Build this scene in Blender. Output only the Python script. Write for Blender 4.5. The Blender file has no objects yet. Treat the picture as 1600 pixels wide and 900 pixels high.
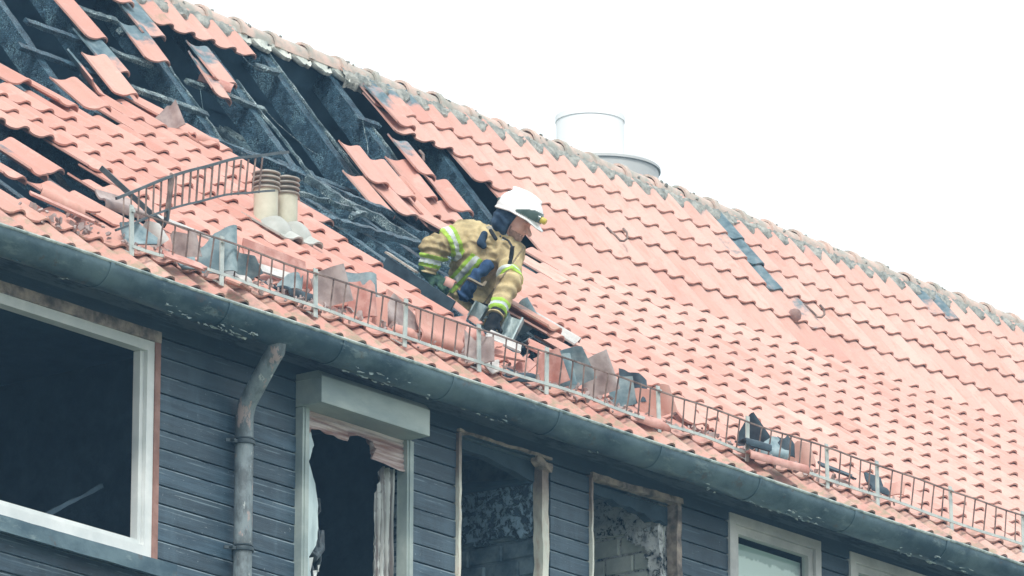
import bpy, bmesh, math, random
import numpy as np
from mathutils import Matrix, Vector, Euler, noise
random.seed(7); rng = np.random.default_rng(7)
S = bpy.context.scene; COL = S.collection
V = Vector
Z0 = 14.63                     # height of the kink line of the roof above the ground

# ------------------------------------------------------------------ camera
cam_d = bpy.data.cameras.new('camera'); cam = bpy.data.objects.new('camera', cam_d); COL.objects.link(cam)
cam_d.sensor_width = 36; cam_d.lens = 245.51; cam_d.clip_start = 1; cam_d.clip_end = 5000
R_ = V((0.62001149, -0.78458808, 0.0027012)); U_ = V((-0.21779433, -0.16879986, 0.96128676)); F_ = V((0.75375817, 0.59659714, 0.27553669))
CAMLOC = V((-35.88654, -27.38533, Z0-12.92828))
cam.matrix_world = Matrix(((R_.x, U_.x, -F_.x, CAMLOC.x), (R_.y, U_.y, -F_.y, CAMLOC.y), (R_.z, U_.z, -F_.z, CAMLOC.z), (0, 0, 0, 1)))
S.camera = cam
S.render.resolution_x = 1024; S.render.resolution_y = 576

# ------------------------------------------------------------------ sky, sun, exposure
SUN_EL, SUN_AZ = math.radians(50), math.radians(-140)      # direction TO the sun, azimuth from +X
w = bpy.data.worlds.new('World'); S.world = w; w.use_nodes = True
nt = w.node_tree; nt.nodes.clear()
sky = nt.nodes.new('ShaderNodeTexSky'); sky.sky_type = 'NISHITA'; sky.sun_disc = False
sky.sun_elevation = SUN_EL; sky.sun_rotation = math.radians(90)-SUN_AZ
sky.dust_density = 3; sky.air_density = 1.2
mixs = nt.nodes.new('ShaderNodeMixRGB'); mixs.inputs['Fac'].default_value = .88
mixs.inputs['Color2'].default_value = (14.2, 15.2, 15.4, 1)   # overcast veil over the blue
bg = nt.nodes.new('ShaderNodeBackground'); bg.inputs['Strength'].default_value = .078
out = nt.nodes.new('ShaderNodeOutputWorld')
nt.links.new(sky.outputs[0], mixs.inputs['Color1']); nt.links.new(mixs.outputs[0], bg.inputs['Color']); nt.links.new(bg.outputs[0], out.inputs[0])
sun_d = bpy.data.lights.new('sun', 'SUN'); sun_d.energy = 2.1; sun_d.angle = math.radians(9); sun_d.color = (1, .96, .9)
sun = bpy.data.objects.new('sun', sun_d); COL.objects.link(sun)
sd = V((math.cos(SUN_EL)*math.cos(SUN_AZ), math.cos(SUN_EL)*math.sin(SUN_AZ), math.sin(SUN_EL)))
sun.rotation_euler = sd.to_track_quat('Z', 'Y').to_euler(); sun.location = sd*60
S.view_settings.view_transform = 'Standard'; S.view_settings.look = 'None'; S.view_settings.gamma = 1
S.view_settings.exposure = 0.33
S.render.engine = 'CYCLES'

# ------------------------------------------------------------------ helpers
WM = {}
def place(o, M, parent=None):
    WM[o.name] = M.copy()
    if parent is not None:
        o.parent = parent; o.matrix_basis = WM[parent.name].inverted() @ M
    else: o.matrix_basis = M
    return o
def empty(name, loc, parent=None):
    o = bpy.data.objects.new(name, None); COL.objects.link(o); o.empty_display_size = .3
    return place(o, Matrix.Translation(loc), parent)
def tag(o, label=None, cat=None, group=None, kind=None):
    if label: o['label'] = label
    if cat: o['category'] = cat
    if group: o['group'] = group
    if kind: o['kind'] = kind
    return o
def mesh_from(vs, fs, mat=None, smooth=True, ang=40, name='mesh', mats=None, midx=None):
    me = bpy.data.meshes.new(name); me.from_pydata([tuple(v) for v in vs], [], [tuple(int(i) for i in f) for f in fs])
    if mats:
        for m in mats: me.materials.append(m)
        if midx is not None: me.polygons.foreach_set('material_index', np.asarray(midx, dtype=np.int32))
    elif mat is not None: me.materials.append(mat)
    if smooth and len(me.polygons):
        me.polygons.foreach_set('use_smooth', [True]*len(me.polygons))
        me.set_sharp_from_angle(angle=math.radians(ang))
    me.update(); return me
def link(name, me, M=None, parent=None, color=None):
    o = bpy.data.objects.new(name, me); COL.objects.link(o)
    place(o, M if M is not None else Matrix(), parent)
    if color: o.color = color
    return o
def build(name, vs, fs, mat, parent=None, smooth=True, ang=40, color=None):
    """mesh given in world coordinates; its origin is moved to the bottom middle of its box"""
    a = np.asarray([tuple(v) for v in vs], dtype=float)
    c = (a.min(0)+a.max(0))/2; c[2] = a[:, 2].min()
    return link(name, mesh_from(a-c, fs, mat, smooth, ang, name), Matrix.Translation(c), parent, color)
class MB:
    def __init__(s): s.v = []; s.f = []
    def add(s, vs, fs):
        n = len(s.v); s.v += [tuple(v) for v in vs]; s.f += [tuple(i+n for i in f) for f in fs]
    def box(s, lo, hi, M=None):
        (a, b, c), (d, e, f) = lo, hi
        vs = [V((x, y, z)) for x in (a, d) for y in (b, e) for z in (c, f)]
        if M: vs = [M @ v for v in vs]
        s.add(vs, [(0, 1, 3, 2), (4, 6, 7, 5), (0, 4, 5, 1), (2, 3, 7, 6), (0, 2, 6, 4), (1, 5, 7, 3)])
    def beam(s, p0, p1, w, h, up=V((0, 0, 1)), n=1, rough=0, seed=0, taper=1):
        p0, p1 = V(p0), V(p1); d = (p1-p0).normalized(); sd_ = d.cross(up).normalized(); u = sd_.cross(d)
        k = 3 if rough else 1; prof = []
        for i in range(k): prof.append((-.5+i/k, -.5))
        for i in range(k): prof.append((.5, -.5+i/k))
        for i in range(k): prof.append((.5-i/k, .5))
        for i in range(k): prof.append((-.5, .5-i/k))
        m = len(prof); vs = []
        for i in range(n+1):
            t = i/n; sc = 1+(taper-1)*t
            for a, b in prof:
                q = p0.lerp(p1, t)+sd_*(a*w*sc)+u*(b*h*sc)
                if rough: q += noise.noise_vector(q*14+V((seed*7.1, 0, 0)))*rough + noise.noise_vector(q*4+V((0, seed*3.3, 0)))*rough
                vs.append(q)
        fs = [(i*m+j, i*m+(j+1) % m, (i+1)*m+(j+1) % m, (i+1)*m+j) for i in range(n) for j in range(m)]
        fs += [tuple(range(m))[::-1], tuple(n*m+j for j in range(m))]
        s.add(vs, fs)
    def tube(s, pts, r, n=8, cap=True):
        pts = [V(p) for p in pts]; rs = r if isinstance(r, (list, tuple)) else [r]*len(pts)
        base = len(s.v); N = len(pts); ref = None
        for i, p in enumerate(pts):
            t = (pts[min(i+1, N-1)]-pts[max(i-1, 0)]).normalized()
            if ref is None: ref = t.orthogonal().normalized()
            ref = (ref-t*ref.dot(t)).normalized(); b = t.cross(ref)
            for k in range(n):
                a = 2*math.pi*k/n; s.v.append(tuple(p+ref*(math.cos(a)*rs[i])+b*(math.sin(a)*rs[i])))
        for i in range(N-1):
            for k in range(n): s.f.append((base+i*n+k, base+i*n+(k+1) % n, base+(i+1)*n+(k+1) % n, base+(i+1)*n+k))
        if cap:
            s.f.append(tuple(base+k for k in range(n))[::-1]); s.f.append(tuple(base+(N-1)*n+k for k in range(n)))
    def lathe(s, prof, c, n=24, axis=V((0, 0, 1))):
        c = V(c); ax = axis.normalized(); a = ax.orthogonal().normalized(); b = ax.cross(a); base = len(s.v)
        for r, z in prof:
            for k in range(n):
                t = 2*math.pi*k/n; s.v.append(tuple(c+ax*z+a*(r*math.cos(t))+b*(r*math.sin(t))))
        for i in range(len(prof)-1):
            for k in range(n): s.f.append((base+i*n+k, base+i*n+(k+1) % n, base+(i+1)*n+(k+1) % n, base+(i+1)*n+k))
    def build(s, name, mat, parent=None, **k): return build(name, s.v, s.f, mat, parent, **k)

# roof coordinates: X along the eaves, t up the slope (t = 0 at the kink), h above the tile plane
TU, TL = math.radians(52.096), math.radians(36.6)
def rf(X, t, h=0, low=None):
    a = TL if (t < 0 if low is None else low) else TU      # low: force the lower (True) or upper (False) plane
    return V((X, t*math.cos(a)-h*math.sin(a), t*math.sin(a)+h*math.cos(a)+Z0))
def rframe(t, low=None):
    a = TL if (t < 0 if low is None else low) else TU
    return V((1, 0, 0)), V((0, math.cos(a), math.sin(a))), V((0, -math.sin(a), math.cos(a)))
def frameM(loc, X, Y, Z): return Matrix(((X.x, Y.x, Z.x, loc.x), (X.y, Y.y, Z.y, loc.y), (X.z, Y.z, Z.z, loc.z), (0, 0, 0, 1)))
def toview(p):
    q = V(p)-CAMLOC; d = q.dot(F_); return 800+10911.5*q.dot(R_)/d, 450-10911.5*q.dot(U_)/d

# ------------------------------------------------------------------ materials
def newmat(name):
    m = bpy.data.materials.new(name); m.use_nodes = True; n = m.node_tree; b = n.nodes['Principled BSDF']; return m, n, b
class N:
    def __init__(s, nt): s.nt = nt
    def __call__(s, typ, ins=None, **props):
        n = s.nt.nodes.new(typ)
        for k, v in props.items(): setattr(n, k, v)
        for k, v in (ins or {}).items():
            if isinstance(v, bpy.types.NodeSocket): s.nt.links.new(v, n.inputs[k])
            else: n.inputs[k].default_value = v
        return n
    def pos(s, scale=(1, 1, 1), obj=False):
        c = s('ShaderNodeTexCoord').outputs['Object'] if obj else s('ShaderNodeNewGeometry').outputs['Position']
        return s('ShaderNodeMapping', {'Vector': c, 'Scale': scale}).outputs[0]
    def noise(s, vec, scale, detail=5, rough=.55, dist=0):
        return s('ShaderNodeTexNoise', {'Vector': vec, 'Scale': scale, 'Detail': detail, 'Roughness': rough, 'Distortion': dist}).outputs['Fac']
    def ramp(s, fac, *stops):
        r = s('ShaderNodeValToRGB', {'Fac': fac}); e = r.color_ramp.elements
        while len(e) < len(stops): e.new(.5)
        for x, (p, c) in zip(e, stops): x.position = p; x.color = (*c, 1) if len(c) == 3 else c
        return r.outputs['Color']
    def math(s, op, a, b=0, clamp=False):
        return s('ShaderNodeMath', {0: a, 1: b}, operation=op, use_clamp=clamp).outputs[0]
    def mix(s, fac, a, b, blend='MIX'):
        return s('ShaderNodeMixRGB', {'Fac': fac, 'Color1': a, 'Color2': b}, blend_type=blend).outputs[0]
    def sst(s, v, a, b):
        return s('ShaderNodeMapRange', {'Value': v, 'From Min': a, 'From Max': b}, interpolation_type='SMOOTHSTEP').outputs[0]
    def bump(s, h, strength, dist=.01, bsdf=None):
        o = s('ShaderNodeBump', {'Height': h, 'Strength': strength, 'Distance': dist}).outputs[0]
        if bsdf: s.nt.links.new(o, bsdf.inputs['Normal'])
        return o
def rgb(*c): return (*c, 1)
def simple(name, c1, c2, scale=6, rough=.6, metal=0, bump=.3, bs=60, stretch=(1, 1, 1), spec=.5, dist=.004):
    m, nt, b = newmat(name); n = N(nt)
    f = n.noise(n.pos(stretch), scale, 6, .6)
    f = n.sst(f, .32, .68)
    nt.links.new(n.mix(f, rgb(*c1), rgb(*c2)), b.inputs['Base Color'])
    b.inputs['Roughness'].default_value = rough; b.inputs['Metallic'].default_value = metal; b.inputs['Specular IOR Level'].default_value = spec
    if bump: n.bump(n.noise(n.pos(stretch), bs, 5, .6), bump, dist, b)
    return m

def clay_material():
    m, nt, b = newmat('clay_tile'); n = N(nt); L = nt.links.new
    oi = n('ShaderNodeObjectInfo'); geo = n('ShaderNodeNewGeometry')
    rnd = n.math('FRACT', n.math('ADD', n.math('MULTIPLY', oi.outputs['Random'], 7.31), geo.outputs['Random Per Island']))
    sep = n('ShaderNodeSeparateColor', {'Color': oi.outputs['Color']})
    soot, lich, grad = sep.outputs[0], sep.outputs[1], sep.outputs[2]
    P = n.pos()
    base = n.ramp(rnd, (0, (.54, .285, .23)), (.3, (.61, .35, .295)), (.62, (.65, .40, .34)), (.85, (.57, .295, .245)), (1, (.67, .445, .38)))
    big = n.sst(n.noise(P, .55, 3), .35, .65)
    base = n.mix(n.math('MULTIPLY', big, .35), base, rgb(.69, .48, .41))
    px = n('ShaderNodeSeparateXYZ', {'Vector': geo.outputs['Position']}).outputs['X']       # clay deeper and redder towards -X, paler towards +X
    redden = n.sst(n.math('ADD', px, n.math('MULTIPLY', n.noise(P, .9, 4), 2.5)), 2.2, -5.0)
    base = n.mix(n.math('MULTIPLY', redden, .85), base, rgb(.90, .75, .72), 'MULTIPLY')
    # streaks and dust running down the slope
    st = n.noise(n.pos((9, 1.6, 1.6)), 3.2, 5, .6)
    base = n.mix(n.math('MULTIPLY', n.sst(st, .50, .72), .5), base, rgb(.46, .25, .19))
    blot = n.noise(P, 6.5, 6, .72)
    base = n.mix(n.math('MULTIPLY', n.sst(blot, .54, .68), .38), base, rgb(.42, .27, .22))
    base = n.mix(n.math('MULTIPLY', n.sst(blot, .46, .34), .3), base, rgb(.70, .50, .43))
    sp = n.noise(P, 70, 3, .7)
    base = n.mix(n.math('MULTIPLY', n.sst(sp, .60, .72), .35), base, rgb(.36, .2, .16))
    # lichen and dirt near the eaves
    z = n('ShaderNodeSeparateXYZ', {'Vector': geo.outputs['Position']}).outputs['Z']
    low = n.sst(z, Z0-2.12, Z0-2.42)
    li = n.math('MULTIPLY', n.sst(n.noise(P, 11, 6, .7), .45, .62), n.math('ADD', n.math('MULTIPLY', low, .75), lich, True))
    base = n.mix(li, base, rgb(.27, .26, .17))
    li2 = n.math('MULTIPLY', n.sst(n.noise(P, 3.2, 6, .7), .5, .66), n.math('MULTIPLY', low, .65))
    base = n.mix(li2, base, rgb(.25, .17, .15))
    # soot: per object, stronger at the head when 'grad' is set
    yy = n('ShaderNodeSeparateXYZ', {'Vector': n('ShaderNodeTexCoord').outputs['Object']}).outputs['Y']
    g = n.math('SUBTRACT', 1.0, n.math('MULTIPLY', n.sst(yy, .32, .05), grad))
    sn = n.noise(P, 7, 5, .65)
    sf = n.math('MULTIPLY', n.sst(n.math('ADD', sn, n.math('SUBTRACT', n.math('MULTIPLY', soot, g), .62)), .12, .38), 1.0)
    scol = n.ramp(n.noise(P, 16, 5), (.3, (.07, .12, .15)), (.55, (.15, .22, .25)), (.75, (.30, .30, .33)))
    base = n.mix(sf, base, scol)
    L(base, b.inputs['Base Color'])
    b.inputs['Roughness'].default_value = .62; b.inputs['Specular IOR Level'].default_value = .35
    n.bump(n.math('ADD', n.noise(P, 45, 5, .6), n.math('MULTIPLY', n.noise(P, 220, 2), .5)), .22, .004, b)
    return m
CLAY = clay_material()

def char_material(name='charred_wood', dark=(.022, .062, .10), mid=(.095, .205, .29), ash=(.24, .42, .50), cell=70, ashamt=.62):
    m, nt, b = newmat(name); n = N(nt)
    P = n.pos(); Pw = n('ShaderNodeVectorMath', {0: P, 1: n('ShaderNodeVectorMath', {0: n('ShaderNodeTexNoise', {'Vector': P, 'Scale': 9.0, 'Detail': 3.0}).outputs['Color'], 'Scale': .05}, operation='SCALE').outputs[0]}, operation='ADD').outputs[0]
    vo = n('ShaderNodeTexVoronoi', {'Vector': Pw, 'Scale': cell}, feature='DISTANCE_TO_EDGE').outputs['Distance']
    cr = n.sst(vo, .0, .16)
    no = n.noise(P, 13, 7, .7)
    c = n.mix(n.sst(no, .35, .62), rgb(*dark), rgb(*mid))
    c = n.mix(n.math('MULTIPLY', n.math('MULTIPLY', n.sst(n.noise(P, 7, 8, .8), .48, .60), cr), ashamt), c, rgb(*ash))
    c = n.mix(n.math('MULTIPLY', n.sst(n.noise(n.pos((1, 1, .6)), 55, 4, .75), .62, .70), .35), c, rgb(*ash))
    c = n.mix(n.math('MULTIPLY', n.math('SUBTRACT', 1, cr), .7), c, rgb(.012, .032, .05))
    nt.links.new(c, b.inputs['Base Color']); b.inputs['Roughness'].default_value = .55
    b.inputs['Roughness'].default_value = .34
    n.bump(n.math('ADD', cr, n.math('MULTIPLY', no, 1.2)), 1.0, .02, b)
    return m
CHAR = char_material()
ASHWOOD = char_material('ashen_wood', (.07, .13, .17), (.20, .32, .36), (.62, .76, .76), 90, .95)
DARKIN = simple('sooty_interior', (.016, .034, .05), (.045, .08, .11), 3, .85, bump=.5, bs=14, dist=.02)
ATTIC = simple('smoke_stained_boards', (.022, .06, .10), (.055, .115, .17), 2, .8, stretch=(1, 1, 1), bump=.4, bs=20, dist=.01)
def board_material():
    m, nt, b = newmat('dark_painted_boards'); n = N(nt)
    P = n.pos((.35, 1, 5)); oi = n('ShaderNodeObjectInfo').outputs['Random']
    c = n.mix(n.sst(n.noise(P, 5, 8, .72), .34, .66), rgb(.018, .044, .07), rgb(.068, .122, .172))
    c = n.mix(n.math('MULTIPLY', oi, .5), c, rgb(.030, .046, .060))
    c = n.mix(n.math('MULTIPLY', n.sst(n.noise(n.pos((.5, 1, 22)), 9, 8, .75), .52, .68), .55), c, rgb(.115, .145, .165))      # grain worn pale
    c = n.mix(n.math('MULTIPLY', n.sst(n.noise(n.pos((2.2, 1, .35)), 2.6, 5, .6), .52, .70), .55), c, rgb(.085, .14, .185))    # washed streaks running down
    c = n.mix(n.math('MULTIPLY', n.sst(n.noise(n.pos((1, 1, .6)), 1.5, 6, .65), .50, .66), .65), c, rgb(.014, .026, .038))     # soot blotches
    c = n.mix(n.math('MULTIPLY', n.sst(n.noise(n.pos(), 46, 3, .7), .69, .73), .75), c, rgb(.38, .44, .48))                    # specks of ash
    c = n.mix(n.sst(n.noise(n.pos((2.5, 1, 30)), 4, 5, .7), .66, .70), c, rgb(.30, .34, .36))                                  # scratches
    oz = n('ShaderNodeSeparateXYZ', {'Vector': n('ShaderNodeTexCoord').outputs['Object']}).outputs['Z']                        # sky-lit chamfer highlight painted pale along the upper edge
    c = n.mix(n.math('MULTIPLY', n.sst(oz, .0865, .0925), n.sst(n.noise(n.pos((1, 1, 8)), 5, 5, .7), .38, .56)), c, rgb(.24, .31, .35))
    c = n.mix(n.math('MULTIPLY', n.math('MULTIPLY', n.sst(oz, .062, .066), n.sst(oz, .073, .069)), n.sst(n.noise(n.pos((.7, 1, 4)), 3, 5, .7), .5, .62)), c, rgb(.16, .22, .26))
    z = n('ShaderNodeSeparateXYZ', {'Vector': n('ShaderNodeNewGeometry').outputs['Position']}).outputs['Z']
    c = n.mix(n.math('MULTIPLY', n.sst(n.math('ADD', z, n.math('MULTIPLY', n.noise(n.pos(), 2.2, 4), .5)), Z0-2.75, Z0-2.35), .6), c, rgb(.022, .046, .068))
    nt.links.new(c, b.inputs['Base Color']); b.inputs['Roughness'].default_value = .45
    n.bump(n.noise(n.pos((.3, 1, 9)), 18, 7, .7), .5, .005, b)
    return m
BOARD = board_material()
def zinc_material():
    m, nt, b = newmat('weathered_zinc'); n = N(nt)
    P = n.pos((.6, 1, 1))
    c = n.mix(n.sst(n.noise(P, 3, 6, .65), .35, .65), rgb(.03, .07, .10), rgb(.13, .20, .23))
    c = n.mix(n.math('MULTIPLY', n.sst(n.noise(n.pos((.5, 1, 1.6)), 9, 7, .72), .56, .66), .7), c, rgb(.22, .29, .30))
    c = n.mix(n.math('MULTIPLY', n.sst(n.noise(n.pos(), 5.5, 7, .75), .58, .66), .6), c, rgb(.11, .08, .07))
    nt.links.new(c, b.inputs['Base Color']); b.inputs['Roughness'].default_value = .4; b.inputs['Metallic'].default_value = .3
    n.bump(n.noise(n.pos(), 14, 6, .7), .35, .006, b)
    return m
ZINC = zinc_material()
def pipe_material():
    m, nt, b = newmat('peeling_pipe_paint'); n = N(nt)
    c = n.mix(n.sst(n.noise(n.pos((1, 1, .5)), 7, 6, .7), .42, .6), rgb(.22, .27, .29), rgb(.10, .12, .13))
    c = n.mix(n.sst(n.noise(n.pos((1, 1, .4)), 10, 7, .7), .56, .60), c, rgb(.38, .30, .28))
    c = n.mix(n.sst(n.noise(n.pos((1, 1, .35)), 14, 7, .72), .61, .65), c, rgb(.5, .54, .53))
    nt.links.new(c, b.inputs['Base Color']); b.inputs['Roughness'].default_value = .55
    n.bump(n.noise(n.pos(), 22, 6, .7), .4, .005, b)
    return m
PIPE = pipe_material()
MORTAR = simple('old_mortar', (.20, .22, .21), (.46, .46, .42), 14, .9, bump=.9, bs=40, dist=.02)
MORTARP = simple('pale_mortar', (.42, .46, .43), (.7, .7, .64), 10, .9, bump=.6, bs=40, dist=.01)
RIDGE = simple('ridge_clay', (.66, .48, .41), (.36, .36, .32), 7, .75, bump=.5, bs=30, dist=.008)
STEEL = simple('galvanised_steel', (.42, .47, .46), (.6, .63, .58), 12, .45, .3, bump=.2)
RUST = simple('rusty_steel', (.11, .075, .065), (.30, .22, .19), 14, .6, .2, bump=.4)
DKSTEEL = simple('dark_steel', (.04, .06, .07), (.09, .11, .12), 10, .45, .4, bump=.3)
BOXMAT = simple('shutter_box_grey', (.26, .32, .32), (.44, .50, .47), 4, .5, .2, bump=.25, stretch=(.4, 1, 1))
CASING = simple('dirty_white_casing', (.44, .44, .43), (.72, .71, .69), 5, .5, bump=.15, stretch=(.5, 1, .6))
WHITEP = simple('white_window_plastic', (.62, .66, .66), (.80, .82, .81), 4, .35, bump=.08)
BURNTW = simple('scorched_frame', (.10, .085, .08), (.50, .40, .33), 9, .7, bump=.8, bs=30, dist=.01)
def scorched_plastic():
    m, nt, b = newmat('scorched_plastic'); n = N(nt)
    z = n('ShaderNodeSeparateXYZ', {'Vector': n('ShaderNodeNewGeometry').outputs['Position']}).outputs['Z']
    f = n.sst(n.math('ADD', z, n.math('MULTIPLY', n.noise(n.pos((1, 1, .5)), 7, 6, .7), .55)), Z0-2.78, Z0-2.38)     # burnt from the head downwards
    c = n.mix(n.sst(n.noise(n.pos((1, 1, .3)), 9, 6, .7), .45, .7), rgb(.80, .80, .70), rgb(.56, .42, .33))
    c = n.mix(f, c, n.mix(n.noise(n.pos(), 22, 6, .7), rgb(.06, .055, .06), rgb(.42, .31, .25)))
    nt.links.new(c, b.inputs['Base Color']); b.inputs['Roughness'].default_value = .5; n.bump(n.noise(n.pos(), 30, 6, .7), .6, .008, b); return m
PALEF = scorched_plastic()
BEAD = simple('worn_gutter_rim', (.16, .22, .22), (.52, .58, .54), 13, .45, .1, bump=.3)
REDWOOD = simple('red_brown_trim', (.25, .12, .09), (.40, .22, .18), 8, .65, bump=.3)
SLAT = simple('scorched_shutter_slats', (.26, .13, .11), (.70, .62, .60), 5, .45, bump=.2, stretch=(.35, 1, 6))
SHEET = simple('grey_white_sheet', (.30, .40, .42), (.62, .74, .75), 6, .5, bump=.3, stretch=(2, 2, .3))
STREAK = simple('scorched_streaked_sheet', (.10, .08, .075), (.68, .72, .70), 3.4, .5, bump=.5, bs=8, stretch=(14, 2, .22))
VENT = simple('cream_vent_pipe', (.50, .48, .37), (.66, .64, .52), 5, .5, bump=.15)
VENTG = simple('pale_grey_vent', (.36, .37, .34), (.50, .51, .48), 5, .5, bump=.2)
VENTC = simple('brown_grey_vent_rings', (.25, .22, .19), (.40, .37, .32), 9, .5, bump=.2)
STACK = simple('pale_metal_stack', (.88, .89, .89), (.92, .92, .92), 3, .5, bump=.0)
STACKG = simple('grey_metal_collar', (.48, .49, .49), (.56, .57, .56), 3, .45, bump=.05)
GROUND = simple('grass_and_paving', (.10, .13, .07), (.2, .2, .17), .3, .9, bump=.3, bs=3)
PLASTER = simple('room_plaster', (.10, .13, .15), (.34, .36, .36), 7, .9, bump=.9, bs=16, dist=.02)
BLOCK = simple('pale_wall_block', (.55, .60, .57), (.74, .78, .74), 9, .9, bump=.5, bs=50)
DBLOCK = simple('sooty_wall_block', (.06, .11, .15), (.20, .28, .33), 9, .9, bump=.6, bs=40, dist=.01)
def blistered(name, a, b_, th):
    m, nt, b = newmat(name); n = N(nt); P = n.pos()
    f = n.sst(n.noise(P, 17, 8, .78, .4), th-.04, th+.05)
    c = n.mix(f, rgb(*a), rgb(*b_)); c = n.mix(n.math('MULTIPLY', n.sst(n.noise(P, 40, 6, .7), .5, .7), .5), c, rgb(*a))
    nt.links.new(c, b.inputs['Base Color']); b.inputs['Roughness'].default_value = .9
    n.bump(f, .9, .02, b); return m
BLIST = blistered('blistered_plaster', (.05, .08, .11), (.80, .82, .84), .43)
BLISTD = blistered('sooty_blistered_plaster', (.04, .08, .12), (.32, .48, .62), .48)
def glass_material():
    m, nt, b = newmat('window_glass'); n = N(nt); nt.nodes.remove(b)
    tr = n('ShaderNodeBsdfTransparent', {'Color': (.93, .97, .96, 1)}); gl = n('ShaderNodeBsdfGlossy', {'Roughness': .03, 'Color': (1, 1, 1, 1)})
    mx = n('ShaderNodeMixShader', {0: n.math('MULTIPLY', n.math('POWER', n('ShaderNodeLayerWeight', {'Blend': .5}).outputs['Facing'], 3.0), .5), 1: tr.outputs[0], 2: gl.outputs[0]})
    nt.links.new(mx.outputs[0], nt.nodes['Material Output'].inputs['Surface']); return m
GLASS = glass_material()
def blind_material():
    m, nt, b = newmat('white_blind'); n = N(nt)
    z = n('ShaderNodeSeparateXYZ', {'Vector': n('ShaderNodeNewGeometry').outputs['Position']}).outputs['Z']
    f = n.sst(n.math('ADD', z, n.math('MULTIPLY', n.math('SUBTRACT', n.noise(n.pos((1, 1, .7)), 16, 7, .75), .5), .12)), Z0-2.775, Z0-2.755)
    nt.links.new(n.mix(n.math('MULTIPLY', f, .8), rgb(.88, .92, .90), rgb(.30, .40, .38)), b.inputs['Base Color']); b.inputs['Roughness'].default_value = .8; return m
BLIND = blind_material()
# firefighter
def cloth(name, c1, c2, scale=9, rough=.85, bump=.35):
    return simple(name, c1, c2, scale, rough, bump=bump, bs=90, spec=.2, dist=.004)
TAN = cloth('tan_turnout_cloth', (.27, .215, .12), (.64, .52, .29), 7, bump=.7)
LIME = cloth('lime_reflective_tape', (.32, .56, .06), (.50, .74, .13), 9, .5)
SILV = cloth('silver_reflective_tape', (.45, .52, .52), (.72, .77, .75), 14, .35)
NAVY = cloth('dark_blue_cloth', (.012, .03, .06), (.05, .09, .15), 14)
BLUEG = cloth('blue_work_glove', (.02, .05, .12), (.06, .12, .24), 14)
GREENG = cloth('green_black_glove', (.02, .05, .05), (.10, .19, .12), 22)
BLACK = cloth('black_webbing', (.012, .015, .02), (.04, .045, .05), 20)
SKIN = simple('skin', (.60, .36, .29), (.70, .45, .37), 20, .5, bump=.1)
STUB = simple('stubble', (.25, .17, .14), (.40, .27, .22), 60, .7, bump=.2)
HELM = simple('white_helmet_shell', (.80, .82, .82), (.87, .88, .88), 3, .25, bump=0)
VISOR = simple('dark_visor', (.045, .075, .07), (.10, .15, .14), 8, .2, bump=0)
YELL = simple('yellow_lamp', (.45, .38, .05), (.6, .5, .08), 8, .4, bump=0)
COLLAR = cloth('pale_collar_lining', (.42, .43, .40), (.68, .68, .62), 12)
#PART2
# ------------------------------------------------------------------ ground, house
mb = MB(); mb.add([(-600, -600, 0), (700, -600, 0), (700, 700, 0), (-600, 700, 0)], [(0, 1, 2, 3)])
g = mb.build('ground', GROUND); tag(g, kind='structure')

house = empty('burnt_house', (-2.5, 1.0, 0))
tag(house, 'dark boarded house with a red tiled roof partly burnt open', 'house')
XL, XR, YW = -14.0, 9.5, -2.88          # ends of the house, face of the front wall
def zz(z): return Z0+z

# --- front wall with openings (x0, x1, ztop, zbottom)
OPEN = [(-10.9, -8.05, -2.585, -3.90), (-6.85, -5.92, -2.70, -4.3), (-5.45, -4.56, -2.565, -4.3), (-4.19, -3.28, -2.56, -4.3),
        (-2.80, -1.88, -2.555, -4.3), (-1.545, -.60, -2.55, -4.3), (.6, 1.5, -2.55, -4.3), (3.2, 4.1, -2.55, -4.3)]
mb = MB(); y0, y1 = YW+.02, YW+.07
xs = [XL]+[v for o in OPEN for v in o[:2]]+[XR]
for a, b in zip(xs[0::2], xs[1::2]): mb.box((a, y0, zz(-4.3)), (b, y1, zz(-2.60)))
mb.box((XL, y0, zz(-2.55)), (XR, y1, zz(-2.30)))
for o in OPEN:
    mb.box((o[0], y0, zz(-2.60)), (o[1], y1, zz(-2.551))) if o[2] > -2.6 else mb.box((o[0], y0, zz(o[2])), (o[1], y1, zz(-2.551)))
    if o[3] > -4.3: mb.box((o[0], y0, zz(-4.3)), (o[1], y1, zz(o[3])))
for a, b in zip(xs[0::2], xs[1::2]): mb.box((a, y0, zz(-2.6)), (b, y1, zz(-2.551)))
mb.box((XL, y0, 0), (XR, y1, zz(-4.301)))
mb.box((XL, y1, 0), (XL+.24, 5.2, zz(-2.3))); mb.box((XR-.24, y1, 0), (XR, 5.2, zz(-2.3))); mb.box((XL, 5.2, 0), (XR, 5.44, zz(-2.3)))
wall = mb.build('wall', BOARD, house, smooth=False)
# boards: each board a piece with a bevelled lower edge and a shadow gap
def board_mesh(L, h):
    d = .022; g = .006
    prof = [(0, 0.0), (-d+.002, 0.0), (-d, .002), (-d, h-g-.006), (-d+.006, h-g), (0, h-g)]
    vs = []; n = max(2, int(L/.5)+1)
    for i in range(n):
        x = L*i/(n-1)
        for y, z in prof: vs.append((x, y+.0015*noise.noise(V((x*2, L*7, h*33))), z+.0012*noise.noise(V((x*1.5, L*9, z)))))
    m = len(prof); fs = [(i*m+j, (i+1)*m+j, (i+1)*m+(j+1) % m, i*m+(j+1) % m) for i in range(n-1) for j in range(m)]
    fs += [tuple(range(m)), tuple((n-1)*m+j for j in range(m))[::-1]]
    return mesh_from(vs, fs, BOARD, True, 25, 'board')
segs = list(zip(xs[0::2], xs[1::2])); segs[0] = (-12.2, -10.96); segs[-1] = (4.12, 6.6)
BH = .104
bmesh_cache = {}
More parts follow.
